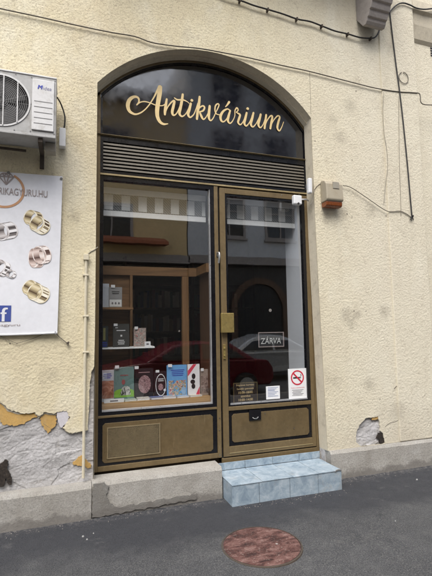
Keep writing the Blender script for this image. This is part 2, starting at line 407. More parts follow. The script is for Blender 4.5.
def catmull(pts, n):
    out = []
    for i in range(len(pts)-1):
        p0, p1, p2, p3 = pts[max(i-1, 0)], pts[i], pts[i+1], pts[min(i+2, len(pts)-1)]
        for j in range(n):
            t = j/n
            out.append(.5*((2*p1)+(p2-p0)*t+(2*p0-5*p1+4*p2-p3)*t*t+(3*p1-3*p2+p3-p0)*t**3))
    out.append(pts[-1]); return out

def rect(x0, z0, x1, z1): return [(x0, z0), (x1, z0), (x1, z1), (x0, z1)]
def frame_rect(mb, x0, z0, x1, z1, w, y0, y1):
    """a rectangular border butted at the corners; w = (left, bottom, right, top)"""
    l, b, r, t = w
    mb.box((x0, y0, z0), (x0+l, y1, z1)); mb.box((x1-r, y0, z0), (x1, y1, z1))
    mb.box((x0+l, y0, z0), (x1-r, y1, z0+b)); mb.box((x0+l, y0, z1-t), (x1-r, y1, z1)); return mb
def rough_line(pts, amp, step=.02, closed=False):
    out = []; k = len(pts)
    for i in range(k if closed else k-1):
        a, b = Vector((*pts[i], 0)), Vector((*pts[(i+1) % k], 0)); n = max(1, int((b-a).length/step)); nn = (b-a).normalized() if (b-a).length else Vector((1, 0, 0))
        for j in range(n):
            p = a.lerp(b, j/n)
            if j: p += Vector((-nn.y, nn.x, 0))*random.uniform(-amp, amp)
            out.append((p.x, p.y))
    if not closed: out.append(tuple(pts[-1]))
    return out
def sheet_with_holes(loops, y0, y1):
    """front face of an outline with holes at y0, edges running back to y1"""
    bm = bmesh.new(); edges = []
    for lp in loops:
        vs = [bm.verts.new((x, y0, z)) for x, z in lp]
        for i in range(len(vs)): edges.append(bm.edges.new((vs[i], vs[(i+1) % len(vs)])))
    bmesh.ops.triangle_fill(bm, use_beauty=True, use_dissolve=False, edges=edges, normal=(0, -1, 0))
    bm.verts.ensure_lookup_table(); bm.verts.index_update()
    V = [tuple(v.co) for v in bm.verts]; F = [tuple(v.index for v in f.verts) for f in bm.faces]; E = [(e.verts[0].index, e.verts[1].index) for e in bm.edges if e.is_boundary]
    n = len(V); V2 = V+[(x, y1, z) for x, y, z in V]
    F2 = F+[tuple(i+n for i in f[::-1]) for f in F]+[(a, b, b+n, a+n) for a, b in E]
    bm.free(); return V2, F2

def text_shape(body, width=None, height=None, spacing=1.0):
    cu = bpy.data.curves.new('lettering_source', 'FONT'); cu.body = body; cu.size = 1.0; cu.resolution_u = 3; cu.space_character = spacing; cu.align_x = 'CENTER'
    ob = bpy.data.objects.new('lettering_source', cu); COL.objects.link(ob)
    dg = bpy.context.evaluated_depsgraph_get(); me = bpy.data.meshes.new_from_object(ob.evaluated_get(dg))
    V = [(v.co.x, v.co.y) for v in me.vertices]; F = [tuple(p.vertices) for p in me.polygons]
    bpy.data.objects.remove(ob); bpy.data.curves.remove(cu); bpy.data.meshes.remove(me)
    if not V: return V, F
    x0, x1 = min(v[0] for v in V), max(v[0] for v in V); y0, y1 = min(v[1] for v in V), max(v[1] for v in V)
    sx = width/(x1-x0) if width else None; sy = height/(y1-y0) if height else None
    sx = sx or sy; sy = sy or sx; cx, cy = (x0+x1)/2, (y0+y1)/2
    return [((x-cx)*sx, (y-cy)*sy) for x, y in V], F
def put_text(mb, body, x, z, y, width=None, height=None, slant=0., fy=None, rot=0., spacing=1.):
    V, F = text_shape(body, width, height, spacing); c, s_ = math.cos(rot), math.sin(rot)
    P = [(x+(a+b*slant)*c-b*s_, z+(a+b*slant)*s_+b*c) for a, b in V]
    mb.add([(a, (y if fy is None else fy(a, b)), b) for a, b in P], F); return mb

# ================================================================== THE SETTING
WALL, FRONT = 4.06, 4.22
def pavement_z(x, y):
    return 0.006*noise.noise(Vector((x*.7, y*.7, 3)))+.004*noise.noise(Vector((x*2.3, y*2.3, 9)))
pv = MB()
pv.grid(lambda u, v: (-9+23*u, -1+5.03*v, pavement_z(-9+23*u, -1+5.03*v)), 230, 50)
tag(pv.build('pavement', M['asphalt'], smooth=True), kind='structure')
tag(MB().box((-9, -1.16, -.16), (14, -1.003, .004)).build('kerb', M['plinth'], bevel=.012), kind='structure')
tag(MB().poly([(-300, -300, -.13), (300, -300, -.13), (300, 300, -.13), (-300, 300, -.13)]).build('road', M['asphalt']), kind='structure')
tag(MB().box((-30, -8.1, -.14), (40, -6.2, 0.0)).build('far_pavement', M['asphalt']), kind='structure')

# ------------------------------------------------------------------ the house front
AC_, AR = (1.405, 2.965), 1.51
def arch_pts(r, xl, xr, n=40, c=AC_):
    a0 = math.acos((xl-c[0])/r); a1 = math.acos((xr-c[0])/r)
    return [(c[0]+r*math.cos(a0+(a1-a0)*i/n), c[1]+r*math.sin(a0+(a1-a0)*i/n)) for i in range(n+1)]
house = thing('house_front', (3.0, 4.2, 0), 'cream roughcast house front with flaking plaster around the arched shop opening', 'building')

B = lambda px, py: at(px, py, WALL)
left_edge = [B(83, 431), B(88, 430), B(88.6, 416), B(89.3, 395), B(91.2, 372), (.243, 1.27)]
flake = [(-1.3, .288), (-1.25, .55), (-1.0, .74), (-.8, .80), B(-22, 397), B(0, 401), B(8, 409), B(16, 412), B(23, 413.5), B(35, 412), B(39, 416), B(45, 412), B(55, 413.5), B(63, 410.5), B(67, 411), B(70, 418), B(66, 424), B(62.5, 428), B(67, 431.5), B(72, 433.5), B(78, 432)]
TOPZ = 9.0
arch = arch_pts(AR, .247, 2.570)
outline = [(-9, .288)] + rough_line(flake, .006, .011) + rough_line(left_edge, .004, .02)
outline += [(.247, 1.6), (.247, 2.6)] + arch + [(2.573, 3.2), (2.577, 2.6), (2.60, 1.4), (2.622, .288)]
outline += [(14, .288), (14, TOPZ), (-9, TOPZ)]
hole_px = [(356, 442), (356.5, 432), (359, 426), (366, 418), (374, 417.5), (378, 416.2), (380, 424), (380.5, 431), (383, 433), (385, 443), (380, 445), (372, 446), (362, 447)]
hole = rough_line([B(*p) for p in hole_px], .004, .015, True)
# recess to the right of the pilaster: the plaster sheet stops at X = 4.11 and goes on 12 cm further back
outline = [p for p in outline if p[0] < 13] 
i288 = outline.index((2.622, .288))
outline = outline[:i288+1]+[(4.11, .288), (4.11, TOPZ), (-9, TOPZ)]
V, F = sheet_with_holes([outline, hole], WALL, WALL+.020)
MB().add(V, F).build('plaster_coat', M['plaster'], house)
MB().box((4.11, 4.17, .288), (14, 4.30, TOPZ)).build('recessed_wall', M['plaster'], house)
# masonry behind, with the same opening
op = [(.245, .02)]+[(.245, 1.6), (.245, 2.6)]+arch_pts(AR+.002, .245, 2.572)+[(2.575, 3.2), (2.579, 2.6), (2.602, 1.4), (2.624, .02)]
V, F = sheet_with_holes([[(-9, .02)]+op+[(4.10, .02), (4.10, TOPZ), (-9, TOPZ)]], 4.118, 4.214)
MB().add(V, F).build('masonry', M['mortar'], house)
# painted reveal that lines the opening, in two steps under the arch
rv = MB(); inner = [(.247+.003, .288), (.250, 1.6), (.250, 2.6)]+arch_pts(AR-.003, .250, 2.567)+[(2.570, 3.2), (2.574, 2.6), (2.597, 1.4), (2.619, .288)]
for (xa, za), (xb, zb) in zip(inner[:-1], inner[1:]):
    rv.poly([(xa, 4.063, za), (xb, 4.063, zb), (xb, 4.214, zb), (xa, 4.214, za)])
step_in = arch_pts(AR-.022, .250, 2.567); step_out = arch_pts(AR-.003, .250, 2.567)
rv.build('reveal_lining', M['reveal'], house)
st = MB(); n_ = len(step_in)
for i in range(n_-1):
    (a, b), (c, d), (e, f), (g, h) = step_in[i], step_in[i+1], step_out[i+1], step_out[i]
    st.poly([(a, 4.150, b), (c, 4.150, d), (e, 4.150, f), (g, 4.150, h)]); st.poly([(a, 4.150, b), (c, 4.150, d), (c, 4.216, d), (a, 4.216, b)])
st.build('reveal_moulding', M['reveal'], house)
# mortar laid bare where the plaster has come off
def mortar_y(x, z, base=4.086, amp=.011):
    c, s_ = math.cos(.25), math.sin(.25); u, w = x*c+z*s_, -x*s_+z*c
    q = Vector((u*3.2, w*7.5, 1.7)); wv = noise.noise_vector(q*.9)*.35
    slabs = noise.cell(Vector((u*4.2+wv.x*2.0, w*10+wv.z*2.0, 5.0)))     # trowelled lumps with broken edges
    h = noise.fractal(q+wv, .9, 2.2, 6); ed = max(0, .10-abs(noise.noise(q*1.3+wv)))/.10
    return base-amp*(.55*h+.30*slabs-.22*ed*ed)+.0025*noise.noise(Vector((x*60, z*60, 3)))+.002*noise.noise(Vector((x*24, z*30, 8)))
mo = MB(); x0, x1, z0, z1 = -1.4, .244, .25, 1.12
mo.grid(lambda u, v: (x0+(x1-x0)*u, mortar_y(x0+(x1-x0)*u, z0+(z1-z0)*v), z0+(z1-z0)*v), 330, 175)
mo.grid(lambda u, v: (.215+.03*u, 4.0945-.010*noise.noise(Vector((u*2, v*60, 2))), 1.12+.19*v), 4, 40)
x2, x3, z2, z3 = B(350, 452)[0], B(392, 440)[0], .289, .66
mo.grid(lambda u, v: (x2+(x3-x2)*u, mortar_y(x2+(x3-x2)*u, z2+(z3-z2)*v, 4.083, .018), z2+(z3-z2)*v), 70, 60)
build_split(mo, 'bare_mortar', M['mortar'], house, smooth=True)
oc = MB()
for pl in ([(-3, 412), (-2, 404), (6, 404), (15, 408), (24, 410), (35, 409), (39.5, 414), (36, 417.5), (32, 418), (28, 421), (24.5, 424), (16, 425.6), (8, 425), (2, 424)],
           [(39, 413), (45, 409), (56, 411), (56.7, 423), (53, 428), (47.5, 433.5), (45, 430), (41.5, 424)],
           [(63, 408), (70, 412), (72, 418), (68, 424), (64, 428.5), (62, 427), (64.5, 421), (66, 414)],
           [(72.5, 463.5), (77, 459), (81, 455.5), (87, 460), (91.5, 465), (91, 468.5), (84, 466.5), (78, 466)],
           [(-8, 406), (-1, 398), (3, 402), (3, 411), (-1, 412), (-6, 411)]):
    OY = 4.0745+.0007*len(oc.v)/100; oc.slab(rough_line([at(px, py, 4.075) for px, py in pl], .007, .010, True), OY, 4.090)
oc.slab(rough_line([at(px, py, 4.068) for px, py in ((372, 420), (373, 415.5), (379.5, 414), (378.5, 418.5), (375, 420))], .003, .012, True), 4.0668, 4.08)
build_split(oc, 'ochre_paint_remains', M['ochre'], house)
un = MB(); low = [(x+random.uniform(-.006, .006), z-random.uniform(.004, .026)) for x, z in flake[4:-1]]
un.slab([(x, z+.03) for x, z in flake[4:-1]]+rough_line(low[::-1], .004, .014), 4.0722, 4.0842); un.build('plaster_undercoat', M['under'], house)
MB().slab(rough_line([at(px, py, 4.066) for px, py in ((56.5, 411), (62, 409), (68, 409.5), (69.5, 417), (65.5, 424), (61, 428), (58, 422))], .004, .014, True), 4.0648, 4.084).build('pale_render_patch', M['lilac'], house)
hl = MB()
hl.slab(rough_line([at(px, py, 4.06) for px, py in ((-4, 468), (0, 464), (4.5, 460), (8, 462), (7, 469), (10.5, 475), (11.5, 485), (8, 484), (6, 478), (4, 486.5), (-2, 488))], .006, .012, True), 4.062, 4.09)
hl.slab(rough_line([at(px, py, 4.06) for px, py in ((377, 438), (379, 433), (383.5, 433), (385, 442), (381, 444.5), (380, 440))], .004, .012, True), 4.066, 4.09)
build_split(hl, 'painted_cavity', M['void'], house)  # solid slabs: the shade inside two wall holes is put into their dark brown
# hairline cracks and a straight joint
ck = MB()
cr = lambda pts, r=.0022: ck.tube([(at(px, py, WALL)[0], WALL+.0004, at(px, py, WALL)[1]) for px, py in pts], r, 5, 3)
cr([(309.6, 72), (310.2, 90), (311, 114)]); cr([(385, 427), (390, 423), (396, 421.5), (401, 418), (406, 416)], .003)
cr([(43, 423), (50, 428), (58, 431)], .001); cr([(394, 389), (397, 386), (398, 391)], .005); cr([(60, 447), (55, 446)], .001)
build_split(ck, 'crack', M['thread'], house)
dots = MB()
for px, py, r in ((343, 310, .008), (354, 311, .013), (366, 311, .010), (395.5, 311, .014), (347, 324, .006), (352, 324, .006), (403, 44, .012), (412, 66, .011), (17, 343.5, .008), (10, 343.5, .010), (315, 141, .012), (347, 214, .014), (352, 217, .010), (386, 216, .012), (352, 160, .011), (380, 399, .010), (356, 91, .012)):
    x, z = at(px, py, WALL); dots.cyl((x, WALL-.0012, z), (x, WALL+.01, z), r*.62, 7)
build_split(dots, 'plug_hole', M['thread'], house)
# pilaster, cornice on the right, its vent
pil = MB(); pil.box((3.56, WALL-.016, .289), (4.107, WALL+.1, TOPZ)); pil.build('pilaster', M['plaster'], house, bevel=.012)
co = MB()
x, z = at(416, 16, 4.12); co.prism_x([(4.17, z+.16), (4.05, z+.16), (4.05, z+.03), (4.085, z), (4.10, z-.14), (4.14, z-.30), (4.17, z-.34)], 4.112, 14); co.build('string_cornice', M['reveal'], house, bevel=.006)
vx, vz = at(431.5, 51, 4.17); vg = MB()
for i in range(5): vg.box((vx-.02, 4.164, vz-.075+i*.034), (vx+.22, 4.1695, vz-.058+i*.034))
vg.build('wall_vent', M['dark'], house)
# plinth: three runs with a chipped joint
def plinth_run(x0, x1, yf, zt, mat, jag=.006):
    mb = MB(); prof = [(4.19, -.10), (yf-.006, -.10), (yf-.004, .06), (yf, zt-.03), (yf+.018, zt), (4.19, zt+.002)]
    n = max(2, int((x1-x0)/.03)); k = len(prof); base = len(mb.v)
    for i in range(n+1):
        x = x0+(x1-x0)*i/n
        for j, (y, z) in enumerate(prof):
            d = jag*noise.noise(Vector((x*5, z*9, j*.7))) if 0 < j < k-1 else 0
            mb.v.append((x, y+d, z+(d*.5 if j >= 3 else 0)))
    for i in range(n):
        for j in range(k-1):
            a = base+i*k+j; mb.f.append((a, a+1, a+k+1, a+k))
    mb.f.append(tuple(base+j for j in range(k))); mb.f.append(tuple(base+n*k+j for j in range(k-1, -1, -1)))
    return mb.build('plinth', mat, house, smooth=False)
plinth_run(-9, .225, 3.972, .278, M['plinth']); plinth_run(.229, 1.412, 3.988, .287, M['plinth_pale']); plinth_run(2.632, 14, 4.022, .286, M['plinth_pale'])
MB().box((1.40, 4.19, -.1), (2.65, 4.30, .235)).build('door_sill_block', M['plinth'], house)
# a thickness of rubble and old render at the foot of the joint
sc_ = MB(); sc_.slab(rough_line([at(px, py, 3.98) for px, py in ((93, 484), (104, 482), (109, 486), (106, 494), (110, 503), (118, 507), (150, 501), (196, 493.5), (196, 499), (140, 509), (103, 516), (92, 517))], .008, .02, True), 3.972, 3.99)
sc_.build('broken_render', M['plinth_damp'], house)
# white inner lining of the doorway (the thickness of the house wall, indoors)
MB().box((2.52, 4.30, .25), (2.60, 4.66, 3.4)).build('white_inner_reveal', M['whitewall'], house)

# ------------------------------------------------------------------ balcony above, only its console reaches into view
bal = thing('balcony', (1.9, 4.06, 5.6), 'mauve grey stone balcony console with ribbed scroll, beside the pilaster at the top', 'balcony')
MB().box((.2, 3.45, 6.02), (3.58, 4.058, 6.18)).build('balcony_slab', M['stone'], bal, bevel=.02)
for xc in (3.245, .25):
    prof = [(4.058, 6.02), (4.058, 5.25), (3.95, 5.10), (3.90, 5.09), (3.875, 5.12)]
    for i in range(6):
        y, z = 3.875-.045*i, 5.12+.07*i; prof += [(y-.012, z+.035), (y-.030, z+.038), (y-.045, z+.07)]
    prof += [(3.58, 6.02)]
    MB().prism_x(prof, xc, xc+.27).build('console', M['stone'], bal, bevel=.006)

# ================================================================== SHOPFRONT
shop = thing('shopfront', (1.43, 4.25, .25), 'arched dark gold shopfront with black sign, display window and glazed door', 'shopfront')
Y0 = FRONT
fr = MB()
fr.box((.252, Y0, .300), (.291, Y0+.07, 3.93)); fr.box((2.590, Y0, .24), (2.640, Y0+.07, 3.95))
fr.box((1.455, Y0, .300), (1.497, Y0+.07, 3.095))
fr.box((.291, Y0, .300), (1.455, Y0+.07, .347))
fr.box((.291, Y0+.002, .778), (1.455, Y0+.07, .800))
fr.build('frame', M['gold'], shop, bevel=.003)
ar = MB()
o_, i_ = arch_pts(AR+.01, .2525, 2.59), arch_pts(AR-.042, .2525, 2.59)
for k in range(len(o_)-1):
    a, b, c, d = i_[k], i_[k+1], o_[k+1], o_[k]
    ar.poly([(a[0], Y0, a[1]), (b[0], Y0, b[1]), (c[0], Y0, c[1]), (d[0], Y0, d[1])]); ar.poly([(a[0], Y0, a[1]), (a[0], Y0+.03, a[1]), (b[0], Y0+.03, b[1]), (b[0], Y0, b[1])])
ar.build('arch_trim', M['gold_dark'], shop)
bk = MB()
o_, i_ = arch_pts(AR-.043, .292, 2.589), arch_pts(AR-.066, .292, 2.589)
for k in range(len(o_)-1):
    a, b, c, d = i_[k], i_[k+1], o_[k+1], o_[k]
    bk.poly([(a[0], Y0+.006, a[1]), (b[0], Y0+.006, b[1]), (c[0], Y0+.006, c[1]), (d[0], Y0+.006, d[1])]); bk.poly([(a[0], Y0+.006, a[1]), (a[0], Y0+.03, a[1]), (b[0], Y0+.03, b[1]), (b[0], Y0+.006, b[1])])
bk.box((.291, Y0+.006, .802), (.325, Y0+.07, 3.095)); bk.box((1.412, Y0+.006, .802), (1.4545, Y0+.07, 3.095))
bk.box((.3255, Y0+.006, .802), (1.4115, Y0+.07, .832)); bk.box((.3255, Y0+.006, 3.052), (1.4115, Y0+.07, 3.095))
bk.box((.2915, Y0+.004, 3.114), (2.5895, Y0+.07, 3.142)); bk.box((.2915, Y0+.004, 3.438), (2.5895, Y0+.07, 3.494))
bk.box((.2915, Y0+.004, 3.142), (.318, Y0+.07, 3.438)); bk.box((2.555, Y0+.004, 3.142), (2.5895, Y0+.07, 3.438))
bk.box((.2915, Y0+.004, 3.5105), (.310, Y0+.03, 3.88)); bk.box((2.572, Y0+.004, 3.5105), (2.5895, Y0+.03, 3.88))
bk.box((1.4975, Y0+.02, .24), (1.516, Y0+.07, 3.095))
bk.build('black_trim', M['black'], shop)
MB().box((.2915, Y0-.006, 3.0965), (2.5895, Y0+.07, 3.1125)).build('lower_gold_strip', M['gold_pale'], shop)
MB().box((.2915, Y0-.004, 3.495), (2.5895, Y0+.05, 3.5095)).build('upper_gold_strip', M['gold_pale'], shop)
# sign with hand-brushed lettering
sg = MB().slab([(.30, 3.505), (2.58, 3.505)]+arch_pts(AR-.05, .30, 2.58)[::-1], Y0+.016, Y0+.055).build('sign_panel', M['sign'], shop)
STROKES = []
def crop(ox, oy, sc, *lists):
    for L in lists: STROKES.append([(ox+x/sc, oy+y/sc, w/sc) for x, y, w in L])
crop(122, 78, 8.64,
     [(128, 232, 12), (146, 205, 15), (140, 172, 20), (105, 162, 26), (66, 188, 34), (50, 235, 36), (62, 282, 30), (96, 308, 22), (130, 312, 15), (175, 292, 12), (222, 248, 11), (268, 180, 13), (306, 108, 20), (324, 76, 30)],
     [(330, 78, 38), (325, 130, 44), (314, 200, 42), (304, 270, 40), (306, 330, 36), (326, 376, 30), (358, 398, 22), (396, 396, 9)],
     [(132, 230, 9), (158, 210, 11), (198, 204, 11), (245, 216, 11), (290, 234, 11), (345, 240, 10), (372, 226, 10)])
crop(160, 85, 8.64,
     [(58, 122, 18), (49, 180, 26), (43, 228, 26), (42, 256, 18)],
     [(42, 250, 10), (66, 192, 11), (100, 148, 15), (124, 138, 20), (116, 182, 26), (105, 232, 27), (113, 260, 20), (136, 254, 12), (160, 214, 10), (180, 158, 10)],
     [(196, 82, 22), (188, 140, 27), (176, 200, 27), (168, 248, 25), (190, 272, 16), (220, 252, 10), (243, 212, 10), (262, 168, 10)],
     [(124, 112, 10), (150, 128, 16), (200, 130, 15), (236, 146, 9), (250, 160, 7)],
     [(266, 160, 22), (252, 215, 27), (242, 255, 26), (260, 280, 17), (290, 256, 11), (308, 215, 10), (326, 160, 10)],
     [(342, 104, 23), (335, 170, 28), (325, 230, 27), (318, 294, 23)],
     [(318, 242, 9), (342, 198, 12), (370, 182, 17), (384, 197, 18), (370, 224, 17), (336, 234, 10)],
     [(342, 234, 16), (356, 270, 24), (373, 297, 17), (396, 280, 10), (418, 234, 9), (428, 200, 9)])
crop(200, 90, 9.6,
     [(92, 156, 26), (85, 220, 31), (84, 268, 28), (100, 295, 17), (125, 272, 12), (150, 218, 11), (180, 152, 14), (170, 134, 14), (148, 152, 16), (142, 195, 16), (156, 232, 13), (196, 242, 9)],
     [(290, 202, 15), (262, 184, 17), (222, 206, 24), (196, 252, 30), (202, 294, 26), (226, 306, 16), (256, 276, 11), (288, 208, 12)],
     [(288, 200, 20), (272, 255, 28), (266, 296, 27), (286, 322, 17), (312, 298, 11), (332, 250, 10), (334, 200, 13), (352, 174, 17), (364, 196, 14), (346, 216, 12)],
     [(346, 216, 12), (366, 228, 18), (382, 242, 24), (370, 285, 26), (364, 314, 23), (384, 335, 16), (408, 312, 11), (436, 250, 10)],
     [(278, 118, 26), (262, 142, 19), (243, 164, 9)])
crop(240, 95, 9.0,
     [(58, 163, 22), (45, 215, 27), (37, 256, 26), (54, 281, 16), (84, 246, 10), (114, 172, 9)],
     [(119, 163, 22), (105, 220, 28), (95, 264, 27), (112, 289, 17), (140, 264, 11), (165, 216, 11), (184, 178, 13)],
     [(184, 178, 24), (171, 230, 27), (163, 270, 26), (180, 296, 16), (205, 268, 10), (226, 208, 10)],
     [(233, 182, 22), (226, 240, 26), (218, 302, 23)],
     [(220, 284, 10), (245, 226, 11), (272, 192, 16), (288, 198, 22), (279, 250, 25), (270, 304, 22)],
     [(273, 284, 10), (300, 230, 11), (334, 192, 16), (354, 202, 20), (341, 250, 25), (333, 298, 23), (350, 325, 16), (370, 296, 11), (389, 246, 8)])
LY = Y0+.0145
lt = MB()
for si, st_ in enumerate(STROKES):
    pts = []
    for px, py, w in st_:
        x, z = at(px, py, LY); pts.append(Vector((x, z, w*.00985*.94)))
    pts = catmull(pts, 7); k = len(pts); yy = LY-.0004*si
    base = len(lt.v); rows = []
    # round ends: a half-circle fan at either tip
    for end in (0, 1):
        i = 0 if end == 0 else k-1; j = 1 if end == 0 else k-2
        d = Vector((pts[i].x-pts[j].x, pts[i].y-pts[j].y)).normalized(); nrm = Vector((-d.y, d.x)); r = pts[i].z/2
        ring = [(pts[i].x+(nrm.x*math.cos(t)+d.x*math.sin(t))*r, yy-.00002*i, pts[i].y+(nrm.y*math.cos(t)+d.y*math.sin(t))*r) for t in [PI*q/8 for q in range(9)]]
        lt.poly(ring)
    base = len(lt.v)
    for i in range(k):
        a, b = pts[max(i-1, 0)], pts[min(i+1, k-1)]; d = Vector((b.x-a.x, b.y-a.y)).normalized(); nrm = Vector((-d.y, d.x))*pts[i].z/2
        lt.v.append((pts[i].x+nrm.x, yy-.00002*i, pts[i].y+nrm.y)); lt.v.append((pts[i].x-nrm.x, yy-.00002*i, pts[i].y-nrm.y))
    for i in range(k-1): lt.f.append((base+2*i, base+2*i+1, base+2*i+3, base+2*i+2))
for px, py in ((160+273/8.64, 85+137/8.64), (240+66/9, 95+127/9)):
    x, z = at(px, py, LY); lt.cyl((x, LY-.012, z), (x, LY, z), .0150, 14)
WORLD[sg.name] = WORLD[shop.name]
lt.build('lettering', M['lettergold'], sg)
# louvre
lv = MB()
for i in range(8):
    z = 3.158+i*.0355; lv.prism_x([(Y0+.008, z), (Y0+.010, z+.019), (Y0+.040, z+.030), (Y0+.040, z+.026), (Y0+.016, z)], .3185, 2.5545)
lvo = lv.build('louvre', M['slat'], shop)
MB().box((.3185, Y0+.052, 3.142), (2.5545, Y0+.068, 3.438)).build('louvre_backing', M['dark'], lvo)
# display window pane and its beads
MB().box((.3255, Y0+.036, .847), (1.4045, Y0+.042, 3.0515)).build('window_pane', M['glass'], shop)
bd = MB(); bd.box((1.405, Y0+.012, .847), (1.4115, Y0+.06, 3.0515)); bd.box((.3255, Y0+.012, .8325), (1.4115, Y0+.06, .8465))
build_split(bd, 'glazing_bead', M['alu'], shop)
# lower panel under the display window
def notched(x0, z0, x1, z1, c):
    return [(x0+c, z0), (x1-c, z0), (x1, z0+c), (x1, z1-c), (x1-c, z1), (x0+c, z1), (x0, z1-c), (x0, z0+c)]
lp = MB().box((.2915, Y0+.012, .3475), (1.4545, Y0+.06, .7775)).build('lower_panel', M['black'], shop); WORLD[lp.name] = WORLD[shop.name]
MB().slab(notched(.332, .372, 1.408, .730, .022), Y0+.004, Y0+.0115).build('gold_panel', M['gold_panel'], lp, bevel=.002)
vg = MB(); frame_rect(vg, .372, .408, .872, .692, (.012, .012, .012, .012), Y0-.003, Y0+.0035)
gx = [.384+.476*i/44 for i in range(45)]; gz = [.42+.26*i/26 for i in range(27)]
for x in gx[1:-1]: vg.box((x-.0022, Y0-.0005, .4205), (x+.0022, Y0+.0025, .6795))
for z in gz[1:-1]: vg.box((.3845, Y0-.0025, z-.0022), (.8595, Y0-.0008, z+.0022))
vg.build('vent_grille', M['grille'], lp); MB().box((.3845, Y0+.0026, .4205), (.8595, Y0+.0034, .6795)).build('grille_shadow', M['black'], lp)
# ------------------------------------------------------------------ door
DY = Y0-.004
dr = MB()
dr.box((1.5165, DY, .302), (1.577, DY+.06, 3.078)); dr.box((2.541, DY, .302), (2.585, DY+.06, 3.078))
dr.box((1.577, DY, 3.020), (2.541, DY+.06, 3.078)); dr.box((1.577, DY, .752), (2.541, DY+.06, .792)); dr.box((1.577, DY, .302), (2.541, DY+.06, .397))
door = dr.build('door', M['gold'], shop, bevel=.003); WORLD[door.name] = WORLD[shop.name]
db = MB(); frame_rect(db, 1.5775, .7925, 2.5405, 3.0195, (.022, .014, .036, .022), DY+.008, DY+.055)
db.box((1.5775, DY+.016, .3975), (2.5405, DY+.05, .7515)); db.build('door_black_trim', M['black'], door)
dgd = MB(); dgd.box((1.600, DY+.014, .807), (2.504, DY+.05, .820)); dgd.build('door_glazing_bead', M['alu'], door)
MB().box((1.600, DY+.034, .8205), (2.504, DY+.040, 2.997)).build('door_pane', M['glass'], door)
MB().slab(notched(1.612, .432, 2.506, .716, .022), DY+.006, DY+.0155).build('door_gold_panel', M['gold_panel'], door, bevel=.002)
MB().box((1.577, DY-.004, .331), (2.541, DY-.0005, .338)).build('door_rail_line', M['gold_pale'], door)
th = MB().box((1.498, DY+.002, .236), (2.5895, DY+.075, .290)).build('threshold', M['gold'], shop, bevel=.004)
MB().box((1.516, DY+.02, .2905), (2.585, DY+.06, .3015)).build('threshold_gap', M['black'], shop)
ml = MB().box((1.800, DY-.006, .636), (1.934, DY+.0055, .742)).build('mail_slot', M['black'], door, bevel=.002)
mp_ = MB(); mp_.tube([(1.835, DY-.007, .668), (1.850, DY-.014, .658), (1.868, DY-.016, .655), (1.886, DY-.014, .658), (1.900, DY-.007, .668)], .004, 8, 4); mp_.build('mail_slot_pull', M['steel'], door)
ls = MB(); ls.box((1.500, 4.165, 1.545), (1.634, 4.207, 1.745)); ls.box((1.520, 4.205, 1.58), (1.575, DY-.0005, 1.71)); ls.build('door_handle', M['brass'], door, bevel=.004)
lk = MB(); lk.box((1.527, DY-.012, 1.275), (1.552, DY-.0005, 1.425)); lk.cyl((1.539, DY-.022, 1.385), (1.539, DY-.012, 1.385), .010); lk.cyl((1.539, DY-.020, 1.31), (1.539, DY-.012, 1.31), .009); lk.build('lock', M['brass'], door, bevel=.002)
lh = MB(); lh.box((1.472, Y0-.010, 2.335), (1.500, Y0-.0005, 2.385)); lh.tube([(1.485, Y0-.01, 2.372), (1.486, Y0-.045, 2.37), (1.484, Y0-.055, 2.33), (1.478, Y0-.05, 2.26)], .009, 8, 4); lh.build('latch_lever', M['steel'], shop)
scw = MB()
for px, py in ((219.6, 418), (219.4, 430), (219.8, 455), (265, 413.6), (294, 428), (291, 401), (299, 194.6), (281.5, 195)):
    x, z = at(px, py, DY); scw.cyl((x, DY-.003, z), (x, DY-.0003, z), .0055, 8)
build_split(scw, 'screw', M['steel'], shop)

# ================================================================== STEP
stp = thing('tiled_step', (2.0, 3.96, 0), 'pale blue marbled tile step in front of the shop door', 'step')
X0, X1, YF, YB, ZT = 1.428, 2.578, 3.765, 4.172, .188
MB().box((X0+.008, YF+.008, -.03), (X1-.008, YB+.03, ZT-.008)).build('step_core', M['grout'], stp)
def tiles(mb, o, du, dv, cuts_u, cuts_v, nrm, th=.008, gap=.0036, skip=()):
    o, du, dv, nrm = Vector(o), Vector(du), Vector(dv), Vector(nrm)
    for i in range(len(cuts_u)-1):
        for j in range(len(cuts_v)-1):
            if (i, j) in skip: continue
            jit = nrm*random.uniform(-.0008, .0012)
            ps = [o+du*a+dv*b+jit for a, b in ((cuts_u[i]+gap/2, cuts_v[j]+gap/2), (cuts_u[i+1]-gap/2, cuts_v[j]+gap/2), (cuts_u[i+1]-gap/2, cuts_v[j+1]-gap/2), (cuts_u[i]+gap/2, cuts_v[j+1]-gap/2))]
            n = len(mb.v); mb.v += [tuple(p) for p in ps]+[tuple(p+nrm*th) for p in ps]
            mb.f += [tuple(n+q for q in f) for f in ((0, 1, 2, 3), (4, 5, 6, 7), (0, 1, 5, 4), (1, 2, 6, 5), (2, 3, 7, 6), (3, 0, 4, 7))]
cu = [0, .265, .58, .885, X1-X0]
tf = MB(); tiles(tf, (X0, YF+.008, -.02), (1, 0, 0), (0, 0, 1), cu, [0, ZT+.012], (0, -1, 0)); tf.build('front_tiles', M['tile'], stp, bevel=.0015)
tt = MB(); tiles(tt, (X0-.004, YF-.006, ZT-.008), (1, 0, 0), (0, 1, 0), [0, .30, .615, .90, X1-X0+.008], [0, .30, YB-YF+.006], (0, 0, 1)); tt.build('tread_tiles', M['tile'], stp, bevel=.0015)
ts = MB(); tiles(ts, (X0+.008, YB, -.02), (0, -1, 0), (0, 0, 1), [0.0, .18, YB-YF-.001], [0, ZT+.010], (-1, 0, 0)); tiles(ts, (X1-.008, YF+.001, -.02), (0, 1, 0), (0, 0, 1), [0, .25], [0, ZT+.010], (1, 0, 0)); build_split(ts, 'side_tiles', M['tile'], stp, bevel=.0015)
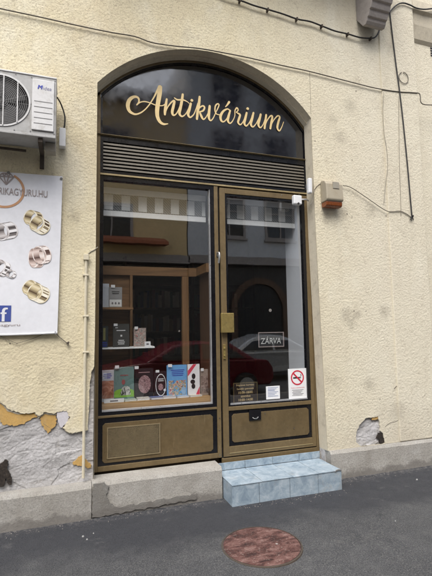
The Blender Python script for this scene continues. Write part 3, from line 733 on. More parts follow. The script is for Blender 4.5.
tr = MB(); tiles(tr, (X0-.012, 4.182, ZT), (1, 0, 0), (0, 0, 1), [0, .31, .62, .93, X1-X0+.03], [0, .262-ZT], (0, -1, 0)); tr.build('riser_tiles', M['tile'], stp, bevel=.0015)
ch = MB(); ch.slab([(2.50, .176), (2.515, .192), (2.545, .1975), (2.575, .192), (2.579, .180), (2.55, .187), (2.52, .184)], YF-.0075, YF+.004); ch.build('chipped_corner', M['grout'], stp)

# ================================================================== MANHOLE
mh = thing('manhole_cover', (1.385, 3.055, 0), 'round rusty red brown manhole cover set in the asphalt', 'manhole cover')
C = (1.380, 3.050); R0 = .282
mc = MB()
def disc_z(x, y):
    return .0125+.0015*noise.noise(Vector((x*9, y*9, 4)))
for rr0, rr1, zz in ((0, R0, .0), ):
    n = len(mc.v); seg = 64; rings = 10
    mc.v.append((C[0], C[1], disc_z(0, 0)))
    for k in range(1, rings+1):
        for i in range(seg):
            t = 2*PI*i/seg; r = R0*k/rings; x, y = C[0]+r*math.cos(t), C[1]+r*math.sin(t); mc.v.append((x, y, disc_z(x, y)-(.006 if k == rings else 0)))
    for i in range(seg): mc.f.append((n, n+1+i, n+1+(i+1) % seg))
    for k in range(rings-1):
        for i in range(seg):
            j = (i+1) % seg; a = n+1+k*seg; mc.f.append((a+i, a+seg+i, a+seg+j, a+j))
mc.build('cover_plate', M['rust'], mh, smooth=True)
rb = MB()
for i in range(-6, 7):
    for j in range(-6, 7):
        x, y = C[0]+i*.041+(.0205 if j % 2 else 0), C[1]+j*.041
        if math.hypot(x-C[0], y-C[1]) < R0-.035: rb.box((x-.0145, y-.0145, .010), (x+.0145, y+.0145, .0146))
rb.build('raised_studs', M['rust'], mh, bevel=.002)
rg = MB(); n = 0
for (ra, rb_, z) in ((R0+.004, R0+.014, .008),):
    seg = 64; n = len(rg.v)
    for i in range(seg):
        t = 2*PI*i/seg
        for r, zz in ((ra, -.01), (ra, z), (rb_, z-.002), (rb_+.004, -.01)): rg.v.append((C[0]+r*math.cos(t), C[1]+r*math.sin(t), zz))
    for i in range(seg):
        j = (i+1) % seg
        for q in range(3): rg.f.append((n+i*4+q, n+j*4+q, n+j*4+q+1, n+i*4+q+1))
rg.build('rim', M['rustbracket'], mh)
kx = MB().cyl((C[0]+.10, C[1]-.045, .0166), (C[0]+.10, C[1]-.045, .0176), .009, 10).build('pale_plug', M['stone'], mh)

# grit swept up against the foot of the wall
gt = MB()
for i in range(650):
    x = random.uniform(-.9, 5.2); yw = 3.968 if x < 1.40 else (3.755 if x < 2.60 else 4.02); y = yw-.004-abs(random.gauss(0, .06)); r = random.choice((.002, .003, .003, .004, .006))
    z = pavement_z(x, y)-.001; n = len(gt.v)
    gt.v += [(x-r, y-r*.7, z), (x+r*.8, y-r, z), (x+r, y+r*.8, z), (x-r*.7, y+r, z), (x+r*.1, y, z+r*1.1)]
    gt.f += [(n, n+1, n+4), (n+1, n+2, n+4), (n+2, n+3, n+4), (n+3, n, n+4)]
tag(gt.build('grit', M['gritgrey']), kind='stuff')
# small litter on the asphalt
for i, (px, py, r, lab) in enumerate(((83, 537, .014, 'whitish scrap of litter, left one of three by the plinth'), (87, 540, .009, 'tiny whitish crumb of litter nearest to the camera by the plinth'), (93.5, 534, .008, 'pale crumb of litter by the plinth, rightmost of three'), (395.5, 521.5, .010, 'pale pebble lying alone on the asphalt right of the manhole'), (417, 480, .016, 'white scrap of paper by the foot of the wall on the right'))):
    d = RT*(px-216)+UP*(288-py)+_f*FPX; d = d*(-1.6/d.z); mb = MB(); r *= .6
    pts = [(d.x+r*(1+.5*random.random())*math.cos(2*PI*k/7), d.y+r*(.5+.4*random.random())*math.sin(2*PI*k/7)) for k in range(7)]
    n = 7; mb.v = [(x, y, .0) for x, y in pts]+[(d.x+(x-d.x)*.7, d.y+(y-d.y)*.7, .010) for x, y in pts]
    mb.f = [tuple(range(7, 14))]+[(k, (k+1) % 7, 7+(k+1) % 7, 7+k) for k in range(7)]
    tag(mb.build('litter_scrap', M['litter'], loc=(d.x, d.y, 0)), lab, 'litter', 'litter on the pavement')

# ================================================================== AIR CONDITIONER
ac = thing('air_conditioner', (-.48, 3.85, 3.2), 'white outdoor air conditioner unit with round fan grille, high on the wall', 'air conditioner')
AX0, AX1, AY0, AY1, AZ0, AZ1 = -.905, -.108, 3.712, 3.97, 3.205, 3.70
FC, FR = (-.523, 3.455), .212
# casing: front sheet with a round hole, then sides, top and back
V, F = sheet_with_holes([rect(AX0, AZ0, AX1, AZ1), [(FC[0]+FR*math.cos(2*PI*i/56), FC[1]+FR*math.sin(2*PI*i/56)) for i in range(56)]], AY0, AY0+.012)
cs = MB().add(V, F); cs.box((AX0, AY0+.0125, AZ0), (AX0+.006, AY1, AZ1)); cs.box((AX1-.006, AY0+.0125, AZ0), (AX1, AY1, AZ1)); cs.box((AX0+.006, AY0+.0125, AZ0), (AX1-.006, AY1, AZ0+.006)); cs.box((AX0+.006, AY1-.006, AZ0+.006), (AX1-.006, AY1, AZ1))
body = cs.build('casing', M['acgrey'], ac)
MB().box((AX0-.006, AY0-.006, AZ1+.0005), (AX1+.004, AY1+.004, AZ1+.014)).build('top_cover', M['acwhite'], ac, bevel=.004)
MB().box((AX0, AY0-.003, AZ0-.02), (AX1+.002, AY1, AZ0-.0005)).build('base_pan', M['acgrey'], ac, bevel=.003)
MB().box((AX0+.01, AY0+.075, AZ0+.01), (AX1-.01, AY0+.085, AZ1-.01)).build('inner_shroud', M['dark'], ac)
fan = MB()
for k in range(3):
    a = k*2*PI/3+.3; pts = []
    fan.grid(lambda u, v: (FC[0]+(.04+.15*u)*math.cos(a+v*1.5), AY0+.055-.03*v, FC[1]+(.04+.15*u)*math.sin(a+v*1.5)), 6, 8)
fan.cyl((FC[0], AY0+.03, FC[1]), (FC[0], AY0+.06, FC[1]), .045, 20); fan.build('fan', M['guard'], ac, smooth=True)
gr = MB()
for r in [.03+.0135*i for i in range(14)]: gr.ring(FC, r-.0016, r+.0016, AY0-.006, AY0-.003, 48)
for k in range(16):
    a = k*PI/8; gr.tube([(FC[0]+.03*math.cos(a), AY0-.002, FC[1]+.03*math.sin(a)), (FC[0]+FR*math.cos(a+.35), AY0-.002, FC[1]+FR*math.sin(a+.35))], .0016, 5)
gr.build('fan_grille', M['guard'], ac)
gb = MB(); gb.ring(FC, FR-.004, FR+.008, AY0-.006, AY0-.0005, 56)
for dx in (-.09, .018, .122):
    h = math.sqrt(max(0, FR*FR-dx*dx)); gb.box((FC[0]+dx-.004, AY0-.012, FC[1]-h), (FC[0]+dx+.004, AY0-.0065, FC[1]+h))
gb.build('grille_bars', M['acwhite'], ac)
pn = MB(); px0, px1, pz0, pz1 = -.292, -.122, 3.236, 3.672
pn.box((px0, AY0-.012, pz0), (px1, AY0-.0005, pz1)); pano = pn.build('service_panel', M['acwhite'], ac, bevel=.004); WORLD[pano.name] = WORLD[ac.name]
gv = MB()
for i in range(5): z = pz0+.055+i*.047; gv.box((px0+.016, AY0-.0135, z), (px1-.012, AY0-.0123, z+.005))
gv.build('panel_groove', M['guard'], pano)
lg = MB(); put_text(lg, 'M', -.232, 3.605, AY0-.0138, width=.030, height=.034, slant=.2); put_text(lg, 'M', -.2295, 3.605, AY0-.0140, width=.030, height=.034, slant=.2); put_text(lg, 'M', -.234, 3.606, AY0-.0142, width=.030, height=.032, slant=.2)
lg.build('logo', M['blueink'], pano); lg = MB(); put_text(lg, 'idea', -.176, 3.601, AY0-.0138, width=.066, height=.030, slant=.15); lg.build('logo_lettering', M['logogrey'], pano)
asw = MB()
for x_, z_ in ((-.30, 3.685), (-.30, 3.222), (-.118, 3.685), (-.118, 3.222), (-.42, 3.69), (-.62, 3.69), (-.42, 3.216), (-.62, 3.216), (-.302, 3.455)): asw.cyl((x_, AY0-.003, z_), (x_, AY0-.0003, z_), .005, 8)
build_split(asw, 'screw', M['guard'], ac)
br = MB()
for xb in (-.225, -.80):
    br.box((xb-.018, 3.73, AZ0-.056), (xb+.018, 4.048, AZ0-.022)); br.box((xb-.018, 4.034, AZ0-.172), (xb+.018, 4.0585, AZ0-.056))
build_split(br, 'wall_bracket', M['rustbracket'], ac, bevel=.002)
MB().box((-.190, 3.80, AZ0-.10), (-.105, 3.90, AZ0-.0205)).build('valve_cover', M['palecable'], ac, bevel=.006)
MB().tube([(-.35, 3.95, AZ0-.06), (-.6, 3.97, AZ0-.05), (-.95, 3.98, AZ0-.055)], .012, 8, 3).build('drain_pipe', M['rustbracket'], ac)
x, z = at(60.5, 104, 4.0); x2_, z2_ = at(63, 127, 4.02)
MB().tube([(-.105, 3.90, z+.005), (x+.004, 4.0, z), (x2_+.014, 4.02, (z+z2_)/2), (x2_+.01, 4.03, z2_), (x2_, 4.035, z2_-.02)], .0065, 8, 5).build('power_cable', M['cable'], ac)
x, z = at(59.4, 128, 4.0); x2_, z2_ = at(65.5, 147, 4.0)
MB().box((x, 3.985, z2_), (x2_, 4.0585, z)).build('pipe_cover_box', M['white'], ac, bevel=.005)

# ================================================================== BANNER
bn = thing('wall_banner', (-.55, 4.03, 1.57), 'white vinyl jewellery banner printed with pictures of rings', 'banner')
BX0, BX1 = -1.06, -.0495
BY = 4.032
def bwave(x, z): return BY-.006*math.sin(x*7+z*1.3)-.004*math.sin(z*5.1+x*2)
def bshape(u, v):
    x = BX0+(BX1-.022*(1-v)-.0*v-BX0)*u; zt = 2.966+.012*(2*u-1)**2; zb = 1.560+.02*(2*abs(u-.5))**2*(.5)
    z = zb+(zt-zb)*v; return (x, bwave(x, z), z)
MB().grid(bshape, 40, 50).build('vinyl_sheet', M['vinyl'], bn, smooth=True)
hem = MB(); hem.tube([bshape(u/20, 0.004) for u in range(21)], .008, 6); hem.build('bottom_hem', M['vinyl'], bn)
def pr(mb, pts, off=.0025):
    k = len(pts); mb.poly([(x, bwave(x, z)-off, z) for x, z in pts])
def ell(cx, cz, rx, rz, a=0., n=22, t0=0., t1=2*PI):
    c, s_ = math.cos(a), math.sin(a); full = abs(t1-t0-2*PI) < 1e-6
    return [(cx+rx*math.cos(t)*c-rz*math.sin(t)*s_, cz+rx*math.cos(t)*s_+rz*math.sin(t)*c) for t in [t0+(t1-t0)*i/(n if full else n-1) for i in range(n)]]
def tones(name, dark, mid, light):
    L = []
    for i in range(8):
        t = i/7; c = tuple((d*(1-2*t)+m*2*t) if t < .5 else (m*(2-2*t)+l*(2*t-1)) for d, m, l in zip(dark, mid, light)); L.append(simple('%s_ring_ink_%s' % (name, 'abcdefgh'[i]), c, .42, 0, .04, 40))
    return L
INK = tones('gold', (.09, .055, .03), (.62, .52, .31), (.86, .82, .70)) + tones('rose', (.10, .055, .045), (.62, .49, .44), (.86, .80, .77)) + tones('silver', (.06, .05, .05), (.46, .42, .41), (.82, .81, .82))
KIND = {'gold': 0, 'rose': 8, 'silver': 16}
def ring3d(mb, px, py, R_, h, yaw, tilt, roll, kind, off, stones=0, thick=.13):
    """picture of a ring: a real band seen at a slant, flattened into the print, each facet its own shade of ink"""
    cx, cz = at(px, py, BY); Q = Matrix.Rotation(roll, 3, 'Y') @ Matrix.Rotation(tilt, 3, 'X') @ Matrix.Rotation(yaw, 3, 'Z')
    ax = Q @ Vector((1, 0, 0)); e1 = Q @ Vector((0, 1, 0)); e2 = Q @ Vector((0, 0, 1)); n = 40; view = Vector((0, -1, 0))
    def P(t, s_, r): return Vector((cx, 0, cz))+(e1*math.cos(t)+e2*math.sin(t))*r+ax*(s_*h)
    facets = []
    for i in range(n):
        t0, t1 = 2*PI*i/n, 2*PI*(i+1)/n; tm = (t0+t1)/2; rad = e1*math.cos(tm)+e2*math.sin(tm)
        sheen = .5+.5*math.sin(tm*5+1.1)*math.cos(tm*2.0+.4)
        for s0, s1, rr, sg_ in ((-1, -.72, R_, 1), (-.72, .72, R_, 1), (.72, 1, R_, 1), (-1, 1, R_*(1-thick), -1)):
            nrm = rad*sg_
            if nrm.dot(view) <= 0.02: continue
            edge = s0 != -.72 and sg_ == 1
            tone = sheen*.75+.30*nrm.dot(view)-.05 if sg_ == 1 else .12+.55*(.5+.5*math.sin(tm*4))
            if edge: tone = tone*.5+.45
            elif sg_ == 1 and (i % 10) in (2, 3): tone *= .25
            if stones and sg_ == 1 and not edge: tone = random.choice((.05, .2, .75, .95, 1.0))
            facets.append(((P(t0, s0, rr)+P(t1, s1, rr)).y/2, [P(t0, s0, rr), P(t1, s0, rr), P(t1, s1, rr), P(t0, s1, rr)], tone))
        for sg_ in (-1, 1):          # the flat sides of the band
            nrm = ax*sg_
            if nrm.dot(view) > .02: facets.append((P(tm, sg_, R_).y, [P(t0, sg_, R_), P(t1, sg_, R_), P(t1, sg_, R_*(1-thick)), P(t0, sg_, R_*(1-thick))], .35+.6*(.5+.5*math.sin(tm*3+2))))
    facets.sort(key=lambda f: -f[0])
    for k, (d, pts, tone) in enumerate(facets):
        mb.mi[len(mb.f)] = KIND[kind]+max(0, min(7, int(tone*8)))
        mb.poly([(p.x, bwave(p.x, p.z)-off-.00001*k, p.z) for p in pts])
for pic in ([(33.5, 218.5, .088, .042, .95, .25, .55, 'gold', 0), (40, 225.5, .092, .046, .9, .15, .70, 'gold', 1)],
            [(36.5, 258, .112, .026, .55, .25, .10, 'rose', 0), (42, 255, .105, .030, .72, .1, -.12, 'rose', 1)],
            [(32.5, 289, .088, .044, .95, .2, .75, 'gold', 0), (38.7, 293.5, .098, .050, .85, .15, .62, 'gold', 1)],
            [(5.5, 231, .098, .062, 1.0, .35, .25, 'silver', 1)], [(1, 268, .088, .036, 1.05, .5, 1.1, 'silver', 1), (11, 274, .046, .020, 1.1, .3, .9, 'silver', 1)],
            [(-40, 222, .09, .045, .9, .2, .5, 'gold', 0)], [(-40, 260, .10, .04, .8, .2, .1, 'rose', 0)], [(-40, 295, .09, .045, .9, .2, .7, 'gold', 0)]):
    mb = MB()
    for j, (px, py, R_, h, yaw, tilt, roll, kind, stn) in enumerate(pic): ring3d(mb, px, py, R_*.76, h*1.05, yaw, tilt, roll, kind, .0025+.0025*j, stn)
    mb.build('ring_picture', INK, bn)
lg = MB(); gx_, gz_ = at(4, 190, BY)
for i in range(44):
    t0, t1 = PI*.62+2*PI*.86*i/44, PI*.62+2*PI*.86*(i+1)/44
    pr(lg, [(gx_+r*math.cos(t)*1.05, gz_+r*math.sin(t)) for r, t in ((.158, t0), (.158, t1), (.139, t1), (.139, t0))])
lg.build('ring_emblem', M['copper'], bn)
dm = MB(); dx_, dz_ = at(6.3, 179, BY)
for a, b in (((-.058, .018), (-.030, .048)), ((-.030, .048), (.030, .048)), ((.030, .048), (.058, .018)), ((.058, .018), (0, -.052)), ((0, -.052), (-.058, .018)), ((-.058, .018), (.058, .018)), ((-.03, .048), (-.018, .018)), ((.03, .048), (.018, .018)), ((-.018, .018), (0, -.052)), ((.018, .018), (0, -.052)), ((0, .048), (-.018, .018)), ((0, .048), (.018, .018))):
    A, B_ = Vector(a), Vector(b); d = (B_-A).normalized()*.0045; nn = Vector((-d.y, d.x))
    pr(dm, [(dx_+p.x, dz_+p.y) for p in (A+nn, A-nn, B_-nn, B_+nn)], .0028+.0001*len(dm.f))
dm.build('diamond_emblem', M['taupe'], bn)
tx = MB(); xr, zr = at(47.5, 195, BY); xl, zl = at(0, 189, BY)
put_text(tx, 'KARIKAGYURU.HU', (xr-.462+xr)/2, zr+.003, 0, width=.462, height=.060, fy=lambda a, b: bwave(a, b)-.0045)
tx.build('lettering', M['taupe'], bn); tx = MB(); x, z = at(7, 325.5, BY); put_text(tx, 'karikagyuru', x-.03, z+.002, 0, width=.26, height=.026, fy=lambda a, b: bwave(a, b)-.003)
tx.build('small_lettering', M['taupe'], bn)
sq = MB(); x, z = at(11.3, 305.5, BY); x2_, z2_ = at(10.8, 321.5, BY); sz = z-z2_
pr(sq, [(x-sz, z2_), (x, z2_), (x, z), (x-sz, z)]); sq.build('blue_square', M['sqblue'], bn)
ff = MB(); put_text(ff, 'f', x-sz*.42, z2_+sz*.44, 0, height=sz*.86, fy=lambda a, b: bwave(a, b)-.0045); V0 = [tuple(v) for v in ff.v]
ff.add([(a+.007, b-.0003, c) for a, b, c in V0], ff.f[:]); ff.build('letter_mark', M['vinyl'], bn)
ey = MB()
for px, py in ((61.3, 178.5), (8.5, 172.5), (55.5, 333)):
    x, z = at(px, py, BY-.01); ey.cyl((x, bwave(x, z)-.006, z), (x, bwave(x, z)+.002, z), .012, 12)
build_split(ey, 'eyelet', M['guard'], bn)
tc = MB(); pt = lambda px, py: (at(px, py, 4.045)[0], 4.045, at(px, py, 4.045)[1])
tc.tube([pt(55.5, 333), pt(60, 337.5), pt(67, 343)], .004, 6); tc.tube([pt(-8, 330), pt(2, 337), pt(17, 343.5), pt(32, 339), pt(46, 333)], .0022, 6); build_split(tc, 'tie_cord', M['thread'], bn)
hk = MB(); x, z = at(67.5, 343, WALL); hk.cyl((x, 4.03, z), (x, 4.07, z), .009, 8); hk.tube([(x, 4.035, z), (x+.012, 4.035, z+.012), (x+.005, 4.03, z-.018)], .004, 6, 3); hk.build('wall_hook', M['rustbracket'], bn)

# ================================================================== ALARM SIREN, SENSORS, CABLES, CONDUIT
si = thing('alarm_siren', (2.75, 4.05, 3.0), 'beige alarm siren box with amber bottom lens, on the wall right of the door', 'alarm siren')
sx0, sx1, sz0, sz1 = 2.652, 2.868, 2.955, 3.205
sb = MB(); sb.prism_x([(4.059, sz0), (4.059, sz1-.01), (4.03, sz1), (3.975, sz1-.015), (3.945, sz1-.06), (3.935, sz0+.02), (3.95, sz0)], sx0, sx1); sb.build('housing', M['siren'], si, bevel=.010)
MB().box((sx0+.085, 3.936, 3.095), (sx0+.165, 3.9495, 3.170)).build('sounder_window', M['palecable'], si, bevel=.003)
am = MB(); am.prism_x([(4.055, sz0-.001), (3.952, sz0-.001), (3.958, sz0-.045), (3.98, sz0-.058), (4.04, sz0-.058), (4.055, sz0-.045)], sx0+.006, sx1-.006); am.build('amber_lens', M['amber'], si, bevel=.008)
def sensor(name, px0, py0, px1, py1, Y, d, label):
    a, b = at(px0, py0, Y), at(px1, py1, Y); t = thing(name, ((a[0]+b[0])/2, Y+d/2, b[1]), label, 'security camera', 'sensors by the door')
    MB().box((a[0], Y, b[1]), (b[0], Y+d, a[1])).build('housing', M['white'], t, bevel=.012); return t, a, b
t, a, b = sensor('door_camera', 293.8, 194.5, 302.4, 204.5, 4.08, .055, 'white boxy camera on an arm over the top corner of the door')
ax, az = b[0], (a[1]+b[1])/2+.01
MB().tube([(ax-.01, 4.11, az), (ax+.06, 4.10, az+.005), (ax+.10, 4.12, az)], .009, 8, 3).build('arm', M['alu'], t)
MB().cyl((ax-.05, 4.081, (a[1]+b[1])/2-.045), (ax-.05, 4.072, (a[1]+b[1])/2-.045), .012, 12).build('lens', M['dark'], t)
t, a, b = sensor('wall_sensor', 308.6, 177.5, 312.8, 193.2, 4.00, .05, 'narrow white upright sensor on the door reveal beside the camera')
MB().box((a[0]+.008, 4.0505, (a[1]+b[1])/2-.03), (b[0]+.01, 4.075, (a[1]+b[1])/2+.03)).build('mount', M['alu'], t)
def wire(name, pts, r, mat, label, cat='cable', Y=WALL, lift=None, smooth=4, group=None):
    lift = r if lift is None else lift
    P = [(at(px, py, Y-lift)[0], Y-lift, at(px, py, Y-lift)[1]) for px, py in pts]
    mb = MB().tube(P, r, 7, smooth); base = P[0]
    return tag(mb.build(name, mat, loc=base, smooth=True), label, cat, group), P
c1, P = wire('cable', [(214, -9), (226, -3.5), (240, 0.3), (254, 5.5), (268, 9.5), (283, 14), (297, 19), (310, 21.5), (322, 26), (335, 31), (348, 34), (360, 37.5), (371, 38.2), (376, 36.5), (380, 29), (384, 20), (390, 11.5), (397, 4.8), (403, 3), (410, 5), (416, 8), (424, 9.3), (432, 8.6), (450, 7)], .0085, M['cable'], 'thick dark cable running over the arch and looping across the pilaster', lift=.034)
WORLD[c1.name] = Vector(P[0]); cl = MB()
for i in (2, 4, 6, 8, 10, 12): x, y, z = P[i]; cl.box((x-.008, y-.011, z-.016), (x+.008, WALL-.001, z+.016))
build_split(cl, 'cable_clip', M['rustbracket'], c1)
wire('cable', [(387.5, -6), (389.5, 10), (393, 40), (397, 72), (399, 86), (403, 120), (407.5, 165), (410.5, 200), (412, 216)], .0075, M['cable'], 'straight black cable hanging down the pilaster to a frayed end', lift=.03)
fy = MB(); x, z = at(412, 216, WALL-.03)
for dx, dz in ((-.035, -.055), (.02, -.05), (.012, -.035), (-.012, -.062), (-.03, -.02)): fy.tube([(x, 4.03, z+.02), (x+dx*.4, 4.026, z+dz*.4), (x+dx, 4.03, z+dz)], .004, 5, 3)
fy.tube([(x-.012, 4.025, z), (x+.013, 4.022, z+.004), (x+.012, 4.03, z-.008), (x-.01, 4.03, z-.01)], .006, 6, 3)
tag(fy.build('cable_end', M['cable'], loc=(x, 4.03, z)), 'frayed knot of bare wires at the lower end of the hanging cable', 'wire')
wire('cable', [(-8, 6.5), (0, 8.5), (40, 17), (80, 26), (112, 32.5), (135, 36.5), (152, 42.5), (175, 46), (200, 48.5), (225, 53), (250, 58), (280, 65), (310, 71.5), (345, 80.5), (375, 88), (397, 91.5), (413, 92.6), (419, 93.4), (420.3, 97), (420.8, 102), (424, 104.5), (432, 105), (445, 105.5)], .0062, M['thread'], 'thin grey brown cable sagging over the wall just above the arch', lift=.020)
wire('wire', [(343, 185.5), (350, 187), (359, 192.5), (370, 200), (380, 207), (387, 211), (393, 211.5), (400, 211), (405, 213), (411, 217)], .0042, M['thread'], 'thin dark wire drooping from the siren to the cable end', 'wire', lift=.024)
wire('wire', [(321, 183), (316, 187), (313.2, 193), (312.5, 200), (310.5, 205)], .0040, M['palecable'], 'short thin wire between the siren and the door sensor', 'wire')
wire('wire', [(383.5, 92), (383, 112), (384, 132), (387, 152), (387.5, 168), (385.5, 185), (384, 203)], .0030, M['palecable'], 'faint pale wire curving down the wall left of the pilaster seam', 'wire', lift=.021)
wire('wire', [(398.5, 96), (399, 130), (399.5, 165), (400.5, 195), (401, 216)], .0030, M['palecable'], 'faint pale wire running straight down the pilaster', 'wire', lift=.02)
x, z = at(404, 77.5, WALL-.03); cring = MB(); ring = [(x+.072*math.cos(2*PI*i/24+1.9), 4.036, z+.072*math.sin(2*PI*i/24+1.9)) for i in range(24)]; cring.tube(ring, .0040, 6)
tag(cring.build('wire_coil', M['thread'], loc=(x, 4.036, z)), 'small round coil of thin wire beside the hanging cable', 'wire')
cd = thing('conduit_pipe', (.165, 4.04, .36), 'thin cream painted vertical conduit pipe left of the shopfront', 'pipe')
xa, za = at(86.2, 257, 4.04); xb, zb = at(83.3, 478, 4.04)
MB().cyl((xb, 4.040, zb), (xa, 4.040, za), .0125, 10).build('pipe', M['conduit'], cd, smooth=False)
MB().box((xa-.024, 4.018, za-.03), (xa+.024, 4.059, za+.025)).build('cap_box', M['conduit'], cd, bevel=.005)
cc = MB()
for py in (275, 316, 352): x, z = at(85.3, py, 4.04); cc.box((x-.022, 4.026, z-.008), (x+.03, 4.0585, z+.008))
build_split(cc, 'pipe_clip', M['conduit'], cd, bevel=.003)
wire('wire', [(88, 254), (91, 251.5), (94, 250), (98, 247)], .0040, M['palecable'], 'short thin wire from the conduit cap to the shopfront frame', 'wire')

# ================================================================== NOTICES ON THE DOOR
def sheet(name, px0, py0, px1, py1, Y, mat, label, cat, th=.002):
    a, b = at(px0, py0, Y), at(px1, py1, Y); t = thing(name, ((a[0]+b[0])/2, Y, b[1]), label, cat)
    MB().box((a[0], Y, b[1]), (b[0], Y+th, a[1])).build('sheet', mat, t); return t, a, b
GI = DY+.046   # just behind the door pane
t, a, b = sheet('no_smoking_sign', 288, 369, 307, 397.5, GI-.018, M['paper'], 'white no smoking sign with red ring in the lower corner of the door', 'sign')
# stuck on the outer face of the pane
y = GI-.0185; cx, cz = (a[0]+b[0])/2, a[1]-.098; mb = MB(); mb.ring((cx, cz), .066, .080, y-.0012, y-.0002, 40)
d = .066; mb.slab([(cx-d*.74-.006, cz+d*.66), (cx-d*.66, cz+d*.74+.006), (cx+d*.74+.006, cz-d*.66), (cx+d*.66, cz-d*.74-.006)], y-.0018, y-.0014); mb.build('red_ring', M['red'], t)
mb = MB(); mb.box((cx-.052, y-.0012, cz-.008), (cx+.030, y-.0003, cz+.007)); mb.box((cx+.034, y-.0012, cz-.008), (cx+.042, y-.0003, cz+.007)); mb.tube([(cx+.036, y-.0008, cz+.014), (cx+.048, y-.0008, cz+.024), (cx+.036, y-.0008, cz+.036)], .0025, 5, 4); mb.build('cigarette', M['blackink'], t)
mb = MB(); put_text(mb, 'TILOS A DOHÁNYZÁS', cx, a[1]-.205, y-.0004, width=.165, height=.014); mb.build('red_lettering', M['red'], t)
mb = MB()
for i in range(5): mb.box((cx-.07+.01*(i % 2), y-.0006, a[1]-.232-.014*i), (cx+.07-.015*(i % 3), y-.0002, a[1]-.227-.014*i))
mb.build('small_print', M['ink'], t)
t, a, b = sheet('white_sticker', 266, 386.5, 280, 398.5, GI-.018, M['paper'], 'small white square sticker with printed lines, low on the door glass', 'sticker')
mb = MB(); y = GI-.0185
for i in range(7):
    z = a[1]-.018-.015*i; mb.box((a[0]+.02, y-.0006, z), (b[0]-.02-.02*(i % 3), y-.0002, z+(.006 if i != 2 else .009)))
mb.build('small_print', M['paleink'], t)
t, a, b = sheet('opening_hours_sign', 233, 383, 258, 403.2, GI, M['boardbrown'], 'dark brown opening hours board with gold lettering, low on the door', 'sign', .006)
mb = MB(); y = GI-.0006; cx = (a[0]+b[0])/2
for i, (tx_, w_) in enumerate((('Nyitva tartás:', .20), ('hétfő–péntek', .19), ('10:00–18:00', .16), ('szombat', .11), ('10:00–14:00', .16))): put_text(mb, tx_, cx, a[1]-.030-.037*i, y, width=w_, height=.024)
mb.build('lettering', M['lettergold'], t)
mb = MB(); frame_rect(mb, a[0]+.004, b[1]+.004, b[0]-.004, a[1]-.004, (.004,)*4, y-.0004, y+.0004); mb.build('gold_border', M['brass'], t)
t, a, b = sheet('closed_sign', 258, 332.3, 284, 346.6, GI+.004, M['blackink'], 'black framed closed sign lettered in white, hanging in the door glass', 'sign', .006)
mb = MB(); frame_rect(mb, a[0], b[1], b[0], a[1], (.010,)*4, GI-.002, GI+.0038); mb.build('frame', M['taupe'], t)
mb = MB(); put_text(mb, 'ZÁRVA', (a[0]+b[0])/2, (a[1]+b[1])/2-.006, GI+.003, width=.24, height=.078, slant=.1); mb.build('lettering', M['curtain'], t)
x, z = at(270.3, 310.3, GI); tag(MB().cyl((x, GI, z), (x, GI+.004, z), .017, 20).build('light_spot', M['stone'], loc=(x, GI, z)), 'small round pale disc painted as a spot of light in the middle of the door glass', 'sticker')  # added disc that stands in for a bright spot of light in the glass

# ================================================================== INSIDE THE SHOP
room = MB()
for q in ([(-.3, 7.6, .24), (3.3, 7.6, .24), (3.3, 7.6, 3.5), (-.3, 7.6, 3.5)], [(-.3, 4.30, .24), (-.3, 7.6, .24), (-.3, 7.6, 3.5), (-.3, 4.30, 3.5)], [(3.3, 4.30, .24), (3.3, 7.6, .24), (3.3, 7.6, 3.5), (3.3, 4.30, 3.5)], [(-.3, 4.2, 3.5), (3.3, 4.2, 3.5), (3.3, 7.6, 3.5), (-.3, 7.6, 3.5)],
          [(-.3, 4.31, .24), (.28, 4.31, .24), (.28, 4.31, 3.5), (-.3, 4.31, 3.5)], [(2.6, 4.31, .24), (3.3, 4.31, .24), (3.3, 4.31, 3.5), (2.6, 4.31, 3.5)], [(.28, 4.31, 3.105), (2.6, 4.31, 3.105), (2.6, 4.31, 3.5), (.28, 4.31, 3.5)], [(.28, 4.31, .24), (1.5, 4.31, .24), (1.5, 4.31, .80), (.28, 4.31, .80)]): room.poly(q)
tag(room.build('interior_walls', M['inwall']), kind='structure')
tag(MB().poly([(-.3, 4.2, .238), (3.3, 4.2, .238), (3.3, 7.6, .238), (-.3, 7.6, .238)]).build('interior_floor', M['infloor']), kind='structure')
val = thing('striped_valance', (1.4, 4.4, 2.75), 'grey and white striped fabric valance across the top of the window and door', 'blind')
VY = 4.40
for x0, x1 in ((.315, 1.42), (1.585, 2.515)):
    MB().box((x0, VY, 2.972), (x1, VY+.03, 3.035)).build('top_board', M['rail'], val, bevel=.003)
    MB().box((x0, VY+.008, 2.795), (x1, VY+.014, 2.9715)).build('hatched_fabric', M['hatch'], val)
    lp_ = MB(); x = x0+.03
    while x < x1-.04:
        lp_.box((x, VY+.003, 2.806), (min(x+.088, x1-.004), VY+.0075, 2.962)); x += .172
    build_split(lp_, 'pale_stripe', M['curtain'], val)
    MB().box((x0, VY-.002, 2.738), (x1, VY+.016, 2.794)).build('bottom_rail', M['rail'], val, bevel=.003)
